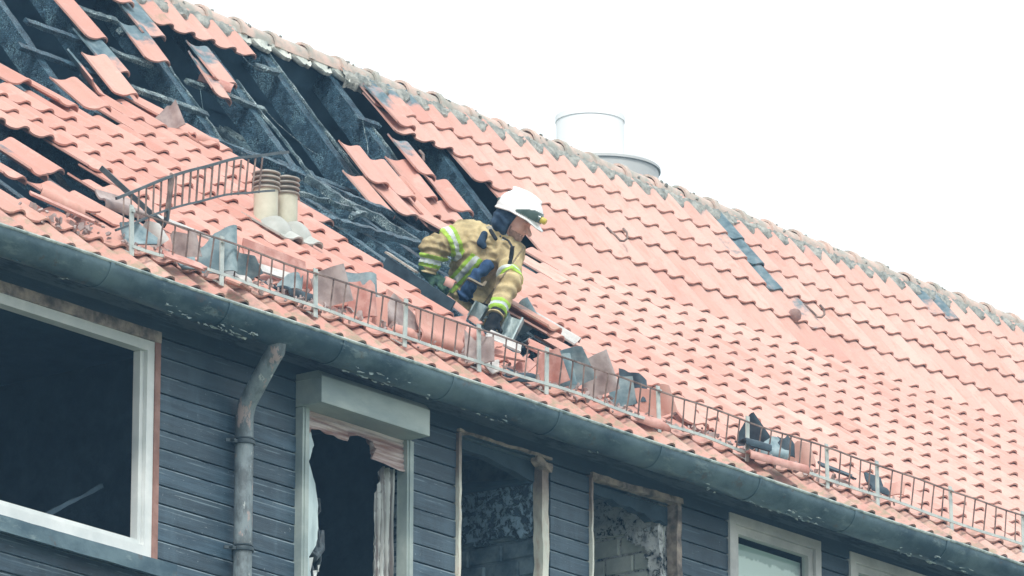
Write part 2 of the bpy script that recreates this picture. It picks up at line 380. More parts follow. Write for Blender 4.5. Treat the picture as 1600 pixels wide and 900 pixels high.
for k in range(17):
    z = -2.60-BH*(k+1)
    row = list(segs)
    if z < -3.98: row = [(-12.2, -6.90)]+row[2:]
    for a, b in row:
        if a > .5 and k > 6: continue
        L = round(b-a, 3)
        if L not in bmesh_cache: bmesh_cache[L] = board_mesh(L, BH)
        M = Matrix.Translation((a, YW+.018+random.uniform(-.002, .002), zz(z)+random.uniform(-.0015, .0015))) @ Matrix.Rotation(random.uniform(-.0012, .0012), 4, 'Y')
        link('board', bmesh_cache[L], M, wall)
mb = MB(); mb.box((XL, YW-.01, zz(-2.597)), (XR, YW+.0195, zz(-2.33))); mb.build('fascia_board', BOARD, wall, smooth=False)
mb = MB()
for k in range(130):
    z = zz(-4.37)-BH*(k+1)
    if z < .1: break
    mb.box((XL, YW-.004, z), (XR, YW+.018, z+BH-.006))
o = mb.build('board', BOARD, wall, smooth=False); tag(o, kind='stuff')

# --- rooms behind the windows
mb = MB()
mb.box((XL+.25, y1+.001, zz(-5.35)), (XR-.25, 5.1, zz(-5.25)))
for X in (-7.55, -5.62, -1.7, 2.4): mb.box((X, y1+.002, zz(-5.25)), (X+.12, 1.9, zz(-2.5)))
mb.box((XL+.25, 1.9, zz(-5.25)), (XR-.25, 2.02, zz(-2.5)))
mb.build('room_wall', DARKIN, house, smooth=False)
mb = MB(); mb.box((XL+.25, y1+.003, zz(-2.50)), (XR-.25, 5.1, zz(-2.40))); mb.build('attic_floor', ATTIC, house, smooth=False)
# rough partitions seen through the two burnt-out windows
def rough_sheet(X, ya, yb, za, zb, mat, parent, name, amp=.02, n=34, ragged=None, seed=0, cut=None):
    """upright sheet facing -X with a bumpy face; cut(y, z) True leaves a cell out"""
    vs = []; fs = []; m = n
    for i in range(n+1):
        for j in range(m+1):
            y = ya+(yb-ya)*i/n; z = za+(zb-za)*j/m
            x = X-amp*abs(noise.noise(V((seed, y*11, z*11))))-amp*.8*max(0, noise.noise(V((seed+4, y*27, z*27))))
            vs.append((x, y, z+Z0))
    off = len(vs); vs += [(X+.03, v[1], v[2]) for v in vs]
    I = lambda i, j: i*(m+1)+j
    keep = np.ones((n+2, m+2), bool)*False
    for i in range(n):
        for j in range(m):
            y = ya+(yb-ya)*(i+.5)/n; z = za+(zb-za)*(j+.5)/m
            keep[i+1, j+1] = not (cut and cut(y, z))
    for i in range(n):
        for j in range(m):
            if not keep[i+1, j+1]: continue
            q = [I(i, j), I(i, j+1), I(i+1, j+1), I(i+1, j)]; fs.append(q); fs.append([a+off for a in q[::-1]])
            for (di, dj), (a, b) in {(-1, 0): (0, 1), (0, 1): (1, 2), (1, 0): (2, 3), (0, -1): (3, 0)}.items():
                if not keep[i+1+di, j+1+dj]: fs.append([q[b], q[a], q[a]+off, q[b]+off])
    return build(name, vs, fs, mat, parent, ang=50)
def blocks(X, ya, yb, zs, mat, parent, mats2=None, seed=1, hole=None, bw=.25, bh=.115):
    r = random.Random(seed); k = 0; z = zs[0]
    me_c = {}
    while z < zs[1]:
        y = ya-(k % 2)*bw/2
        while y < yb:
            a, b = max(y+.007, ya), min(y+bw-.007, yb)
            if b-a > .04 and not (hole and hole((a+b)/2, z+bh/2)):
                w_ = round(b-a, 3)
                if w_ not in me_c:
                    bm = bmesh.new(); bmesh.ops.create_cube(bm, size=1)
                    bmesh.ops.scale(bm, vec=(.10, w_, bh-.014), verts=bm.verts); bmesh.ops.bevel(bm, geom=bm.edges[:], offset=.007, segments=1, affect='EDGES')
                    me = bpy.data.meshes.new('wall_block'); bm.to_mesh(me); bm.free(); me.materials.append(mat); me_c[w_] = me
                M = Matrix.Translation((X+.05+r.uniform(-.008, .008), (a+b)/2, zz(z+bh/2))) @ Matrix.Rotation(r.uniform(-.03, .03), 4, 'X')
                link('wall_block', me_c[w_], M, parent)
            y += bw
        z += bh; k += 1
mb = MB(); mb.box((-4.60, y1+.002, zz(-5.25)), (-4.48, 1.9, zz(-2.5))); pw1 = mb.build('partition_wall', DBLOCK, house, smooth=False)
mb = MB(); mb.box((-3.345, y1+.002, zz(-5.25)), (-3.225, 1.9, zz(-2.5))); pw2 = mb.build('partition_wall', BLIST, house, smooth=False)
blocks(-4.615, -2.81, -1.3, (-3.85, -3.02), DBLOCK, pw1, seed=3)
rough_sheet(-4.63, -2.80, -1.2, -3.16, -2.72, BLISTD, pw1, 'loose_plaster', amp=.03, seed=2,
            cut=lambda y, z: z < -3.02+.10*noise.noise(V((y*6, 3, 1)))+.05*noise.noise(V((y*22, 3, 1))))
mb = MB(); mb.beam((-4.66, -2.80, zz(-2.71)), (-4.66, -1.3, zz(-2.62)), .07, .03, n=14, rough=.012, seed=4); mb.build('ledge', ATTIC, pw1)
blocks(-3.36, -2.80, -1.3, (-3.9, -2.60), BLOCK, pw2, seed=5, bw=.22)
def w4cut(y, z):
    yy, z_ = y+.03*noise.noise(V((z*16, 2, y*16))), z+.02*noise.noise(V((z*14, 7, y*14)))
    open_ = (yy > -2.57 and z_ < -2.745+.06*(y+2.27)*-.3) or (yy > -2.73 and z_ < -2.74 and ((yy+2.50)/.24)**2+((z_+3.05)/.27)**2 < 1)
    return open_ or z_ < -3.3 and yy > -2.74
rough_sheet(-3.385, -2.80, -1.2, -3.6, -2.50, BLIST, pw2, 'loose_plaster', amp=.03, seed=8, n=60, cut=w4cut)

# --- windows
def frame(x0, x1, zt, zb, w_, y, d, mat, parent, name='frame', bottom=True, left=True, right=True, top=True, rough=0):
    mb = MB(); n = 24 if rough else 1
    def bb(lo, hi):
        if rough:
            lo, hi = V(lo), V(hi); s_ = hi-lo; c = (lo+hi)/2
            if s_.z > s_.x: mb.beam((c.x, c.y, lo.z), (c.x, c.y, hi.z), s_.x, s_.y, up=V((0, 1, 0)), n=n, rough=rough, seed=lo.x)
            else: mb.beam((lo.x, c.y, c.z), (hi.x, c.y, c.z), s_.y, s_.z, n=n, rough=rough, seed=lo.x+2)
        else: mb.box(lo, hi)
    if left: bb((x0, y, zz(zb)), (x0+w_, y+d, zz(zt)-(w_ if top else 0)))
    if right: bb((x1-w_, y, zz(zb)), (x1, y+d, zz(zt)-(w_ if top else 0)))
    if top: bb((x0, y+.001, zz(zt)-w_), (x1, y+d-.001, zz(zt)))
    if bottom: bb((x0+(w_ if left else 0), y+.001, zz(zb)), (x1-(w_ if right else 0), y+d-.001, zz(zb)+w_))
    return mb.build(name, mat, parent, smooth=bool(rough))
# window 1: wide white frame, glass gone
W1 = empty('window', (-9.5, YW, zz(-3.9)), house); tag(W1, 'wide window with its glass gone')
frame(-10.9, -8.095, -2.64, -3.86, .058, YW-.005, .07, WHITEP, W1, 'frame')
frame(-10.84, -8.155, -2.70, -3.80, .03, YW+.02, .05, WHITEP, W1, 'glazing_bead', top=False)
mb = MB(); mb.box((-8.094, YW-.012, zz(-3.90)), (-8.05, YW+.05, zz(-2.64))); mb.build('side_trim', REDWOOD, W1)
mb = MB(); mb.beam((-10.9, YW+.008, zz(-2.607)), (-8.05, YW+.008, zz(-2.607)), .05, .062, n=40, rough=.003); mb.build('head_board', BURNTW, W1)
mb = MB(); mb.beam((-10.95, YW-.03, zz(-3.915)), (-8.0, YW-.03, zz(-3.915)), .16, .035, n=30, rough=.003)
mb.beam((-10.95, YW-.10, zz(-3.955)), (-8.0, YW-.10, zz(-3.955)), .02, .06, n=30, rough=.003); mb.build('sill', ZINC, W1)
mb = MB(); mb.beam((-8.9, YW+.18, zz(-3.82)), (-8.25, YW+.22, zz(-3.45)), .02, .02, n=8, rough=.02); mb.beam((-8.9, YW+.18, zz(-3.82)), (-9.4, YW+.2, zz(-3.8)), .02, .02, n=8, rough=.01)
mb.build('burnt_curtain_rail', DARKIN, W1)

# window 2: roller shutter with its box, guides, torn slats
W2 = empty('window', (-6.38, YW, zz(-4.3)), house); tag(W2, 'tall window with a melted roller shutter hanging from its box')
mb = MB(); bx0, bx1 = -6.895, -5.93
vs = [(bx0, YW-.008, -2.755), (bx0, YW-.20, -2.755), (bx0, YW-.20, -2.60), (bx0, YW-.17, -2.565), (bx0, YW-.008, -2.565)]
m = len(vs); vv = [(x, y, zz(z)) for x, y, z in vs]+[(bx1, y, zz(z)) for x, y, z in vs]
mb.add(vv, [tuple(range(m)), tuple(range(2*m-1, m-1, -1))]+[(j, j+m, (j+1) % m+m, (j+1) % m) for j in range(m)])
mb.add(*(lambda M_: (M_.v, M_.f))((lambda q: (q.box((bx0-.006, YW-.206, zz(-2.61)), (bx0+.012, YW-.008, zz(-2.604))), q)[1])(MB())))
sb = mb.build('shutter_box', BOXMAT, W2, smooth=False)
bv = sb.modifiers.new('bevel', 'BEVEL'); bv.width = .006; bv.segments = 2
for xa in (-6.885, -5.955):
    mb = MB(); mb.box((xa, YW-.055, zz(-4.3)), (xa+.058, YW+.02, zz(-2.757))); mb.box((xa+.018, YW-.062, zz(-4.3)), (xa+.03, YW-.0551, zz(-2.757)))
    mb.build('shutter_guide', BOXMAT, W2, smooth=False)
# slats: corrugated sheet, lower edge torn and curled
vs = []; fs = []; nx, nz = 60, 44; x0_, x1_ = -6.83, -5.955
bot = lambda u: .085+.045*u+.02*abs(noise.noise(V((u*7, 1, 0))))+(.055 if u > .66 else 0)+(.03 if u < .06 else 0)-(.035 if .44 < u < .62 else 0)
for i in range(nx+1):
    u = i/nx; L = bot(u)
    for j in range(nz+1):
        v = j/nz*L; z = -2.757-v-.012*u*0
        y = YW-.02-.009*abs(math.cos(v*math.pi/.030))+.01*noise.noise(V((u*4, v*16, 3)))-.035*max(0, v-.10)*3*(u > .6)
        if .46 < u < .66 and v > L-.03: y -= .05*(v-L+.03)/.03
        vs.append((x0_+(x1_-x0_)*u, y, zz(z-.012*noise.noise(V((u*5, 2, 2)))*v/.1)))
off = len(vs); vs += [(a, b+.004, c) for a, b, c in vs]; I = lambda i, j: i*(nz+1)+j
for i in range(nx):
    for j in range(nz):
        q = [I(i, j), I(i, j+1), I(i+1, j+1), I(i+1, j)]; fs += [q, [a+off for a in q[::-1]]]
        if j == nz-1: fs.append([q[1], q[1]+off, q[2]+off, q[2]])
        if i == 0: fs.append([q[0], q[0]+off, q[1]+off, q[1]])
        if i == nx-1: fs.append([q[2], q[2]+off, q[3]+off, q[3]])
build('shutter_slat', vs, fs, SLAT, W2, ang=60)
def strip_sheet(pts, y, mat, parent, name, fold=.02, n=40, freq=9, seed=0):
    """upright curtain-like sheet between x0(z) and x1(z); pts = [(z, x0, x1)]"""
    vs = []; fs = []; m = 12
    for i in range(n+1):
        f = i/n*(len(pts)-1); k = min(int(f), len(pts)-2); t = f-k
        z = pts[k][0]*(1-t)+pts[k+1][0]*t; a = pts[k][1]*(1-t)+pts[k+1][1]*t; b = pts[k][2]*(1-t)+pts[k+1][2]*t
        a += .012*noise.noise(V((z*25, seed, 1)))*(1 if seed % 2 else .2); b += .016*noise.noise(V((z*22, seed, 5)))*(0.1 if seed % 2 else 1)
        for j in range(m+1):
            x = a+(b-a)*j/m; vs.append((x, y+fold*math.sin(x*2*math.pi*freq+.6*noise.noise(V((z*3, 1, seed))))+.01*noise.noise(V((x*9, z*5, seed))), zz(z)))
    off = len(vs); vs += [(a, b+.004, c) for a, b, c in vs]; I = lambda i, j: i*(m+1)+j
    for i in range(n):
        for j in range(m):
            q = [I(i, j), I(i, j+1), I(i+1, j+1), I(i+1, j)]; fs += [q, [a+off for a in q[::-1]]]
            if j == 0: fs.append([q[0], q[0]+off, q[3]+off, q[3]])
            if j == m-1: fs.append([q[2], q[2]+off, q[1]+off, q[1]])
    return build(name, vs, fs, mat, parent, ang=50)
strip_sheet([(-2.84, -6.83, -6.79), (-2.95, -6.83, -6.75), (-3.05, -6.83, -6.79), (-3.2, -6.83, -6.72), (-3.42, -6.83, -6.70), (-3.52, -6.83, -6.71), (-3.60, -6.83, -6.78), (-3.8, -6.83, -6.74), (-4.2, -6.83, -6.77)], YW-.02, SHEET, W2, 'torn_sheet', .004, freq=3)
strip_sheet([(-2.92, -6.06, -5.96), (-3.05, -6.11, -5.96), (-3.2, -6.12, -5.96), (-3.5, -6.13, -5.96), (-3.8, -6.12, -5.96), (-4.3, -6.12, -5.96)], YW+.04, STREAK, W2, 'torn_sheet', .016, seed=1, freq=24)
mb = MB()
for k, (x, z, l) in enumerate([(-6.66, -3.1, .40), (-6.61, -3.15, .5), (-6.56, -3.2, .42), (-6.62, -3.45, .3)]):
    pts = [V((x+.035*noise.noise(V((k*3, i*.7, 0)))*2, YW+.10+.02*math.sin(i), zz(z-l*i/7))) for i in range(8)]
    mb.tube(pts, [.012+.014*abs(noise.noise(V((k, i, 4)))) for i in range(8)], 7)
mb.tube([(-6.70, YW+.1, zz(-3.50)), (-6.62, YW+.08, zz(-3.56)), (-6.54, YW+.1, zz(-3.49)), (-6.52, YW+.1, zz(-3.38))], [.02, .032, .03, .012], 8)
mb.build('melted_hanging_lump', simple('melted_black_plastic', (.012, .02, .028), (.10, .13, .15), 12, .3, bump=.6, bs=20, dist=.02), W2)
mb = MB()
for (x, z, s_) in ((-6.76, -3.60, .07), (-6.70, -3.66, .05), (-6.66, -3.62, .03), (-6.78, -3.52, .03)):
    mb.add([(x, YW+.01, zz(z)), (x+s_, YW+.02, zz(z+s_*.3)), (x+s_*.8, YW+.03, zz(z-s_)), (x+.1*s_, YW+.005, zz(z-s_*1.3)), (x, YW+.015, zz(z)), (x+s_, YW+.025, zz(z+s_*.3)), (x+s_*.8, YW+.035, zz(z-s_)), (x+.1*s_, YW+.01, zz(z-s_*1.3))],
           [(0, 1, 2, 3), (7, 6, 5, 4), (0, 4, 5, 1), (1, 5, 6, 2), (2, 6, 7, 3), (3, 7, 4, 0)])
mb.build('glass_shard', WHITEP, W2)

# windows 3 and 4: burnt out, only warped frame remains
W3 = empty('window', (-5.0, YW, zz(-4.3)), house); tag(W3, 'burnt-out window with warped frame, dark bluish wall inside')
mb = MB()
mb.beam((-5.435, YW+.0, zz(-4.3)), (-5.43, YW+.0, zz(-2.60)), .022, .05, up=V((0, 1, 0)), n=60, rough=.004, seed=3); mb.build('frame_post', PALEF, W3)
mb = MB(); mb.beam((-4.62, YW+.03, zz(-4.3)), (-4.605, YW+.03, zz(-2.64)), .058, .07, up=V((0, 1, 0)), n=60, rough=.006, seed=6); mb.build('frame_post', PALEF, W3)
mb = MB(); mb.beam((-5.45, YW-.005, zz(-2.588)), (-4.57, YW-.005, zz(-2.580)), .05, .014, n=50, rough=.006, seed=9)
mb.beam((-4.72, YW-.0, zz(-2.60)), (-4.58, YW-.0, zz(-2.64)), .05, .05, n=8, rough=.014, seed=5); mb.build('frame_head', BURNTW, W3)
vs = [(-5.42, -2.60), (-4.63, -2.60), (-4.63, -2.72), (-4.70, -2.715), (-4.82, -2.69), (-4.9, -2.685), (-5.0, -2.672), (-5.1, -2.655), (-5.25, -2.66), (-5.35, -2.655), (-5.40, -2.70)]
m = len(vs); mb = MB(); mb.add([(x, YW+.06, zz(z)) for x, z in vs]+[(x, YW+.12, zz(z)) for x, z in vs], [tuple(range(m))[::-1], tuple(range(m, 2*m))]+[(j, (j+1) % m, (j+1) % m+m, j+m) for j in range(m)])
mb.build('charred_lintel', DARKIN, W3, smooth=False)
W4 = empty('window', (-3.73, YW, zz(-4.3)), house); tag(W4, 'burnt-out window showing blistered plaster and pale blocks inside')
mb = MB(); mb.beam((-4.18, YW-.005, zz(-4.3)), (-4.18, YW-.005, zz(-2.58)), .016, .04, up=V((0, 1, 0)), n=34, rough=.006, seed=13); mb.build('frame_post', PALEF, W4)
mb = MB(); mb.beam((-3.32, YW+.02, zz(-4.3)), (-3.32, YW+.02, zz(-2.60)), .045, .08, up=V((0, 1, 0)), n=60, rough=.006, seed=16); mb.build('frame_post', BURNTW, W4)
mb = MB(); mb.beam((-4.19, YW-.005, zz(-2.60)), (-3.30, YW-.005, zz(-2.585)), .06, .035, n=60, rough=.009, seed=19); mb.build('frame_head', BURNTW, W4)
vs = [(-4.16, -2.62), (-3.35, -2.62), (-3.35, -2.73), (-3.42, -2.71), (-3.50, -2.735), (-3.58, -2.70), (-3.66, -2.70), (-3.72, -2.685), (-3.82, -2.70), (-3.9, -2.675), (-4.0, -2.685), (-4.1, -2.67)]
m = len(vs); mb = MB(); mb.add([(x, YW+.05, zz(z)) for x, z in vs]+[(x, YW+.11, zz(z)) for x, z in vs], [tuple(range(m))[::-1], tuple(range(m, 2*m))]+[(j, (j+1) % m, (j+1) % m+m, j+m) for j in range(m)])
mb.build('charred_lintel', DARKIN, W4, smooth=False)
# windows 5 and 6 (and the ones further right, out of the picture): whole
for i, o_ in enumerate(OPEN[4:8]):
    x0, x1 = o_[0], o_[1]
    Wn = empty('window', ((x0+x1)/2, YW, zz(-4.3)), house); tag(Wn, ['intact pale-framed window with a white blind', 'intact pale-framed window at the right end, half out of view', 'intact pale-framed window', 'intact pale-framed window'][i])
    frame(x0-.012, x1+.012, -2.55, -4.3, .058, YW-.02, .06, CASING, Wn, 'casing', bottom=False)
    frame(x0+.048, x1-.048, -2.61, -4.3, .050, YW+.0, .05, CASING, Wn, 'frame', bottom=False)
    mb = MB(); mb.box((x0+.098, YW+.028, zz(-4.3)), (x1-.098, YW+.034, zz(-2.66))); mb.build('pane', GLASS, Wn, smooth=False)
    mb = MB(); mb.box((x0+.08, YW+.075, zz(-4.3)), (x1-.08, YW+.08, zz(-2.69))); mb.build('blind', BLIND, Wn, smooth=False)

# --- gutter, joints, flaking paint
GY, GZ, GR = -3.213, -2.460, .117
def gutter_ring(r0, r1, x0, x1, n=18, bead=True, nx=1):
    vs = []; fs = []; prof = []
    for k in range(n+1):
        a = math.pi*k/n; prof.append((-math.cos(a)*r1, -math.sin(a)*r1))
    for k in range(n, -1, -1):
        a = math.pi*k/n; prof.append((-math.cos(a)*r0, -math.sin(a)*r0))
    m = len(prof)
    for i in range(nx+1):
        x = x0+(x1-x0)*i/nx
        for y, z in prof:
            w_ = .004*noise.noise(V((x*1.7, y*3, 0)))+.003*noise.noise(V((x*6, y*12, z*12)))
            vs.append((x, GY+y*(1+w_*3), zz(GZ)+z*(1+w_*5)+.006*noise.noise(V((x*.8, 0, 5)))))
    fs = [(i*m+j, i*m+(j+1) % m, (i+1)*m+(j+1) % m, (i+1)*m+j) for i in range(nx) for j in range(m)]
    fs += [tuple(range(m))[::-1], tuple(nx*m+j for j in range(m))]
    return vs, fs
vs, fs = gutter_ring(GR-.004, GR, XL, XR, nx=240); gut = build('gutter', vs, fs, ZINC, house, ang=50)
mb = MB(); mb.tube([(XL+(XR-XL)*i/160, GY-GR+.002, zz(GZ)+.004+.006*noise.noise(V(((XL+(XR-XL)*i/160)*.8, 0, 5)))) for i in range(161)], .011, 8); mb.build('rim_bead', BEAD, gut)
for x in [-8.97+.98*i for i in range(-1, 13)]:
    vs, fs = gutter_ring(GR+.001, GR+.005, x, x+.028); build('joint_strap', vs, fs, ZINC, gut, ang=50)
# flakes of paint curling off the underside
mb = MB(); r = random.Random(4)
for k in range(260):
    x = r.uniform(-9.8, -.4) if k % 4 else r.choice((-8.9, -8.5, -7.9, -7.55, -6.6, -2.5, -1.5, -3.2, -4.6))+r.gauss(0, .14)
    if noise.noise(V((x*1.3, 3, 9))) < .0: continue
    a = math.radians(r.choice((62, 78, 84, 88, 94))+r.uniform(-6, 6)); s_ = r.uniform(.004, .017)
    c = V((x, GY-math.cos(a)*(GR+.004), zz(GZ)-math.sin(a)*(GR+.004))); t = V((0, -math.sin(a)*-1, -math.cos(a)))*-1; nn = V((0, -math.cos(a), -math.sin(a)))
    pts = []
    for q in range(6):
        b = q*math.pi/3; rr = s_*r.uniform(.3, 1.2); pts.append(c+V((1, 0, 0))*(math.cos(b)*rr*2.4)+V((0, math.sin(a), -math.cos(a)))*(math.sin(b)*rr*.45)+nn*r.uniform(0, .014))
    mb.add(pts+[p+nn*.0015 for p in pts], [tuple(range(6)), tuple(range(11, 5, -1))]+[(j, (j+1) % 6, (j+1) % 6+6, j+6) for j in range(6)])
o = mb.build('paint_flake', simple('pale_flaked_paint', (.20, .27, .28), (.48, .54, .52), 20, .7), gut, smooth=False); tag(o, kind='stuff')

# --- downpipe
py = YW-.07
path = [V((-7.445, GY, zz(GZ-GR+.02))), V((-7.44, GY+.01, zz(-2.60)))]
path += [V((-7.445+.04*t_, GY+.01+(py-GY-.01)*t_, zz(-2.60-.28*t_))) for t_ in (.15, .35, .55, .75, .92)]
path += [V((-7.405, py, zz(-2.92)))]+[V((-7.405, py, zz(-2.96-.11*i))) for i in range(16)]+[V((-7.405, py, .2))]
mb = MB(); mb.tube(path, .052, 20); dp = mb.build('downpipe', PIPE, house, ang=60)
for z in (-3.08, -3.69):
    mb = MB(); mb.lathe([(.054, -.012), (.062, -.010), (.064, 0), (.062, .010), (.054, .012)], (-7.405, py, zz(z)), 24)
    mb.lathe([(.054, .016), (.059, .018), (.059, .026), (.054, .028)], (-7.405, py, zz(z)), 24)
    mb.beam((-7.46, py, zz(z)), (-7.53, py+.03, zz(z-.002)), .012, .018); mb.tube([(-7.50, py-.015, zz(z)), (-7.50, py+.03, zz(z))], .008, 8)
    mb.build('pipe_clamp', DKSTEEL, dp)

# ------------------------------------------------------------------ roof
roof = empty('roof', (-2.5, 0, zz(-2.3)), house)
TW, G = .205, .348
PROF = [(-.172, .011), (-.150, .004), (-.118, 0), (-.082, .001), (-.054, .007), (-.034, .020), (-.016, .030), (.004, .034), (.024, .030), (.037, .018), (.043, .005)]
TH = .012
def tile_shell(cols, thick=TH, mat=None, nv=1, warp=0, seed=0):
    """cols = [(x, z, v0, v1)]: a curved plate between v0 and v1 with its real thickness"""
    vs = []; m = len(cols)
    for i in range(nv+1):
        for x, z, a, b in cols:
            y = a+(b-a)*i/nv; vs.append((x, y, z+warp*noise.noise(V((x*8, y*6, seed)))))
    off = len(vs); vs += [(x, y, z-thick) for x, y, z in vs]
    I = lambda i, j: i*m+j; fs = []
    for i in range(nv):
        for j in range(m-1): fs += [(I(i, j), I(i, j+1), I(i+1, j+1), I(i+1, j)), (I(i+1, j)+off, I(i+1, j+1)+off, I(i, j+1)+off, I(i, j)+off)]
        fs += [(I(i+1, 0), I(i+1, 0)+off, I(i, 0)+off, I(i, 0)), (I(i, m-1), I(i, m-1)+off, I(i+1, m-1)+off, I(i+1, m-1))]
    for j in range(m-1): fs += [(I(0, j), I(0, j)+off, I(0, j+1)+off, I(0, j+1)), (I(nv, j+1), I(nv, j+1)+off, I(nv, j)+off, I(nv, j))]
    return vs, fs
TILES = []
for k in range(4):
    cols = [(x, z, .003*noise.noise(V((x*30, k, 0))), .425) for x, z in PROF]
    vs, fs = tile_shell(cols, nv=1 if k < 3 else 2, warp=.002*k, seed=k)
    TILES.append((vs, fs, mesh_from(vs, fs, CLAY, True, 50, 'tile')))
def tileM(X, t, h=.027, yaw=0, tilt=None, roll=0, low=None):
    a, b, c = rframe(t, low); M = frameM(rf(X, t, h, low), a, b, c)
    return M @ Matrix.Rotation(yaw, 4, 'Z') @ Matrix.Rotation(-.076 if tilt is None else tilt, 4, 'X') @ Matrix.Rotation(roll, 4, 'Y')
UROWS = [1.246, .972, .700, .354, 0.0]
LROWS = [-G*k for k in range(1, 12)]+[-4.065]
def present(row, X):
    if row < 5:
        if row == 0: return -3.95 < X < -3.0 or X > -1.82 or X < -7.6
        if row == 1: return X > -1.66 or X < -7.8
        if row == 2: return X > -1.08 or X < -8
        if row == 3: return X > -1.02 or X < -8
        return X > -.98 or X < -8
    k = row-4
    left = {1: (-5.45, -4.5), 2: (-5.72, -4.5), 3: (-99, -4.5), 4: (-99, -4.5)}.get(k, (-99, -4.6))
    if left[0] < X < left[1]:
        if k in (6, 7) and X < -7.25: return False
        if k in (8, 9) and X < -7.55: return False
        if k == 10 and X < -8.2: return False
        return True
    if k >= 11: return True
    if k == 10: return X < -4.35 or X > -4.15
    right = {1: -1.2, 2: -1.6, 3: -2.2, 4: -2.7, 5: -2.95, 6: -3.05, 7: -3.05, 8: -3.4, 9: -3.75}[k]
    return X > right
SOOT = {(0, i): (.62, 0, .9) for i in range(-9, -5)}
SOOT.update({(0, 11): (1, 0, 0), (1, 11): (1, 0, .15), (2, 11): (.9, 0, .5), (3, 12): (.34, 0, 0), (0, 10): (.42, 0, .9), (0, 16): (.42, 0, .8), (0, 23): (.70, 0, .6), (0, 24): (.62, 0, .5), (1, 10): (.35, 0, .4), (1, -8): (.35, 0, 1), (1, 12): (.3, 0, 1), (2, 12): (.36, 0, .5),
             (0, -19): (.30, .5, 1), (3, -2): (.25, 0, 1), (1, -7): (.3, 0, 1)})
MISSING = {(0, 10)+(), (1, 11), (2, 12)+()} ; MISSING = set()
plan = []
for row, t in enumerate(UROWS+LROWS):
    for i in range(-67, 45):
        X = i*TW
        if not present(row, X) or (row, i) in MISSING: continue
        # small scatter, more next to the hole
        j = random.gauss
        near = (X > -5.2 and X < -.6)
        last = row == 16
        M = tileM(X+j(0, .0025), t+j(0, .004)*(2 if near else 1), (-.008 if last else .0225)+abs(j(0, .0015)), j(0, .006), (.015 if last else -.064)+j(0, .004), j(0, .006), low=TL if row > 4 else 0)
        px, py_ = toview(M.translation); px2, py2 = toview(M @ V((-.06, .17, .02)))
        a0 = V((*toview(M @ V((-.16, 0, 0))), 0)); a1 = V((*toview(M @ V((.045, 0, 0))), 0)); a2 = V((*toview(M @ V((-.16, .35, 0))), 0))
        area = abs((a1-a0).cross(a2-a0).z); vis = -15 < px2 < 1615 and -15 < py2 < 915
        plan.append((-(area if vis else 0), row, i, M))
plan.sort(key=lambda a: a[0])
NPART = 262
sv, sf = [], []
for n_, (ar, row, i, M) in enumerate(plan):
    s_ = SOOT.get((row, i))
    if n_ < NPART or s_:
        c = (*(s_ or (max(0, random.gauss(-.05, .08)), 0, 0)), 1)
        link('tile', TILES[random.randrange(4)][2], M, roof, c)
    else:
        v0, f0, _ = TILES[random.randrange(3)]; b = len(sv); A = np.array(M)
        sv.append(np.asarray(v0) @ A[:3, :3].T+A[:3, 3]); sf += [tuple(q+len(v0)*0+sum(0 for _ in ()) for q in f) for f in ()]
        sf.append((len(v0), f0))
# join the rest
vv = np.concatenate(sv); ff = []; b = 0
for n0, f0 in sf:
    ff += [tuple(q+b for q in f) for f in f0]; b += n0
o = build('tile', vv, ff, CLAY, roof, ang=50, color=(0, 0, 0, 1)); tag(o, kind='stuff')

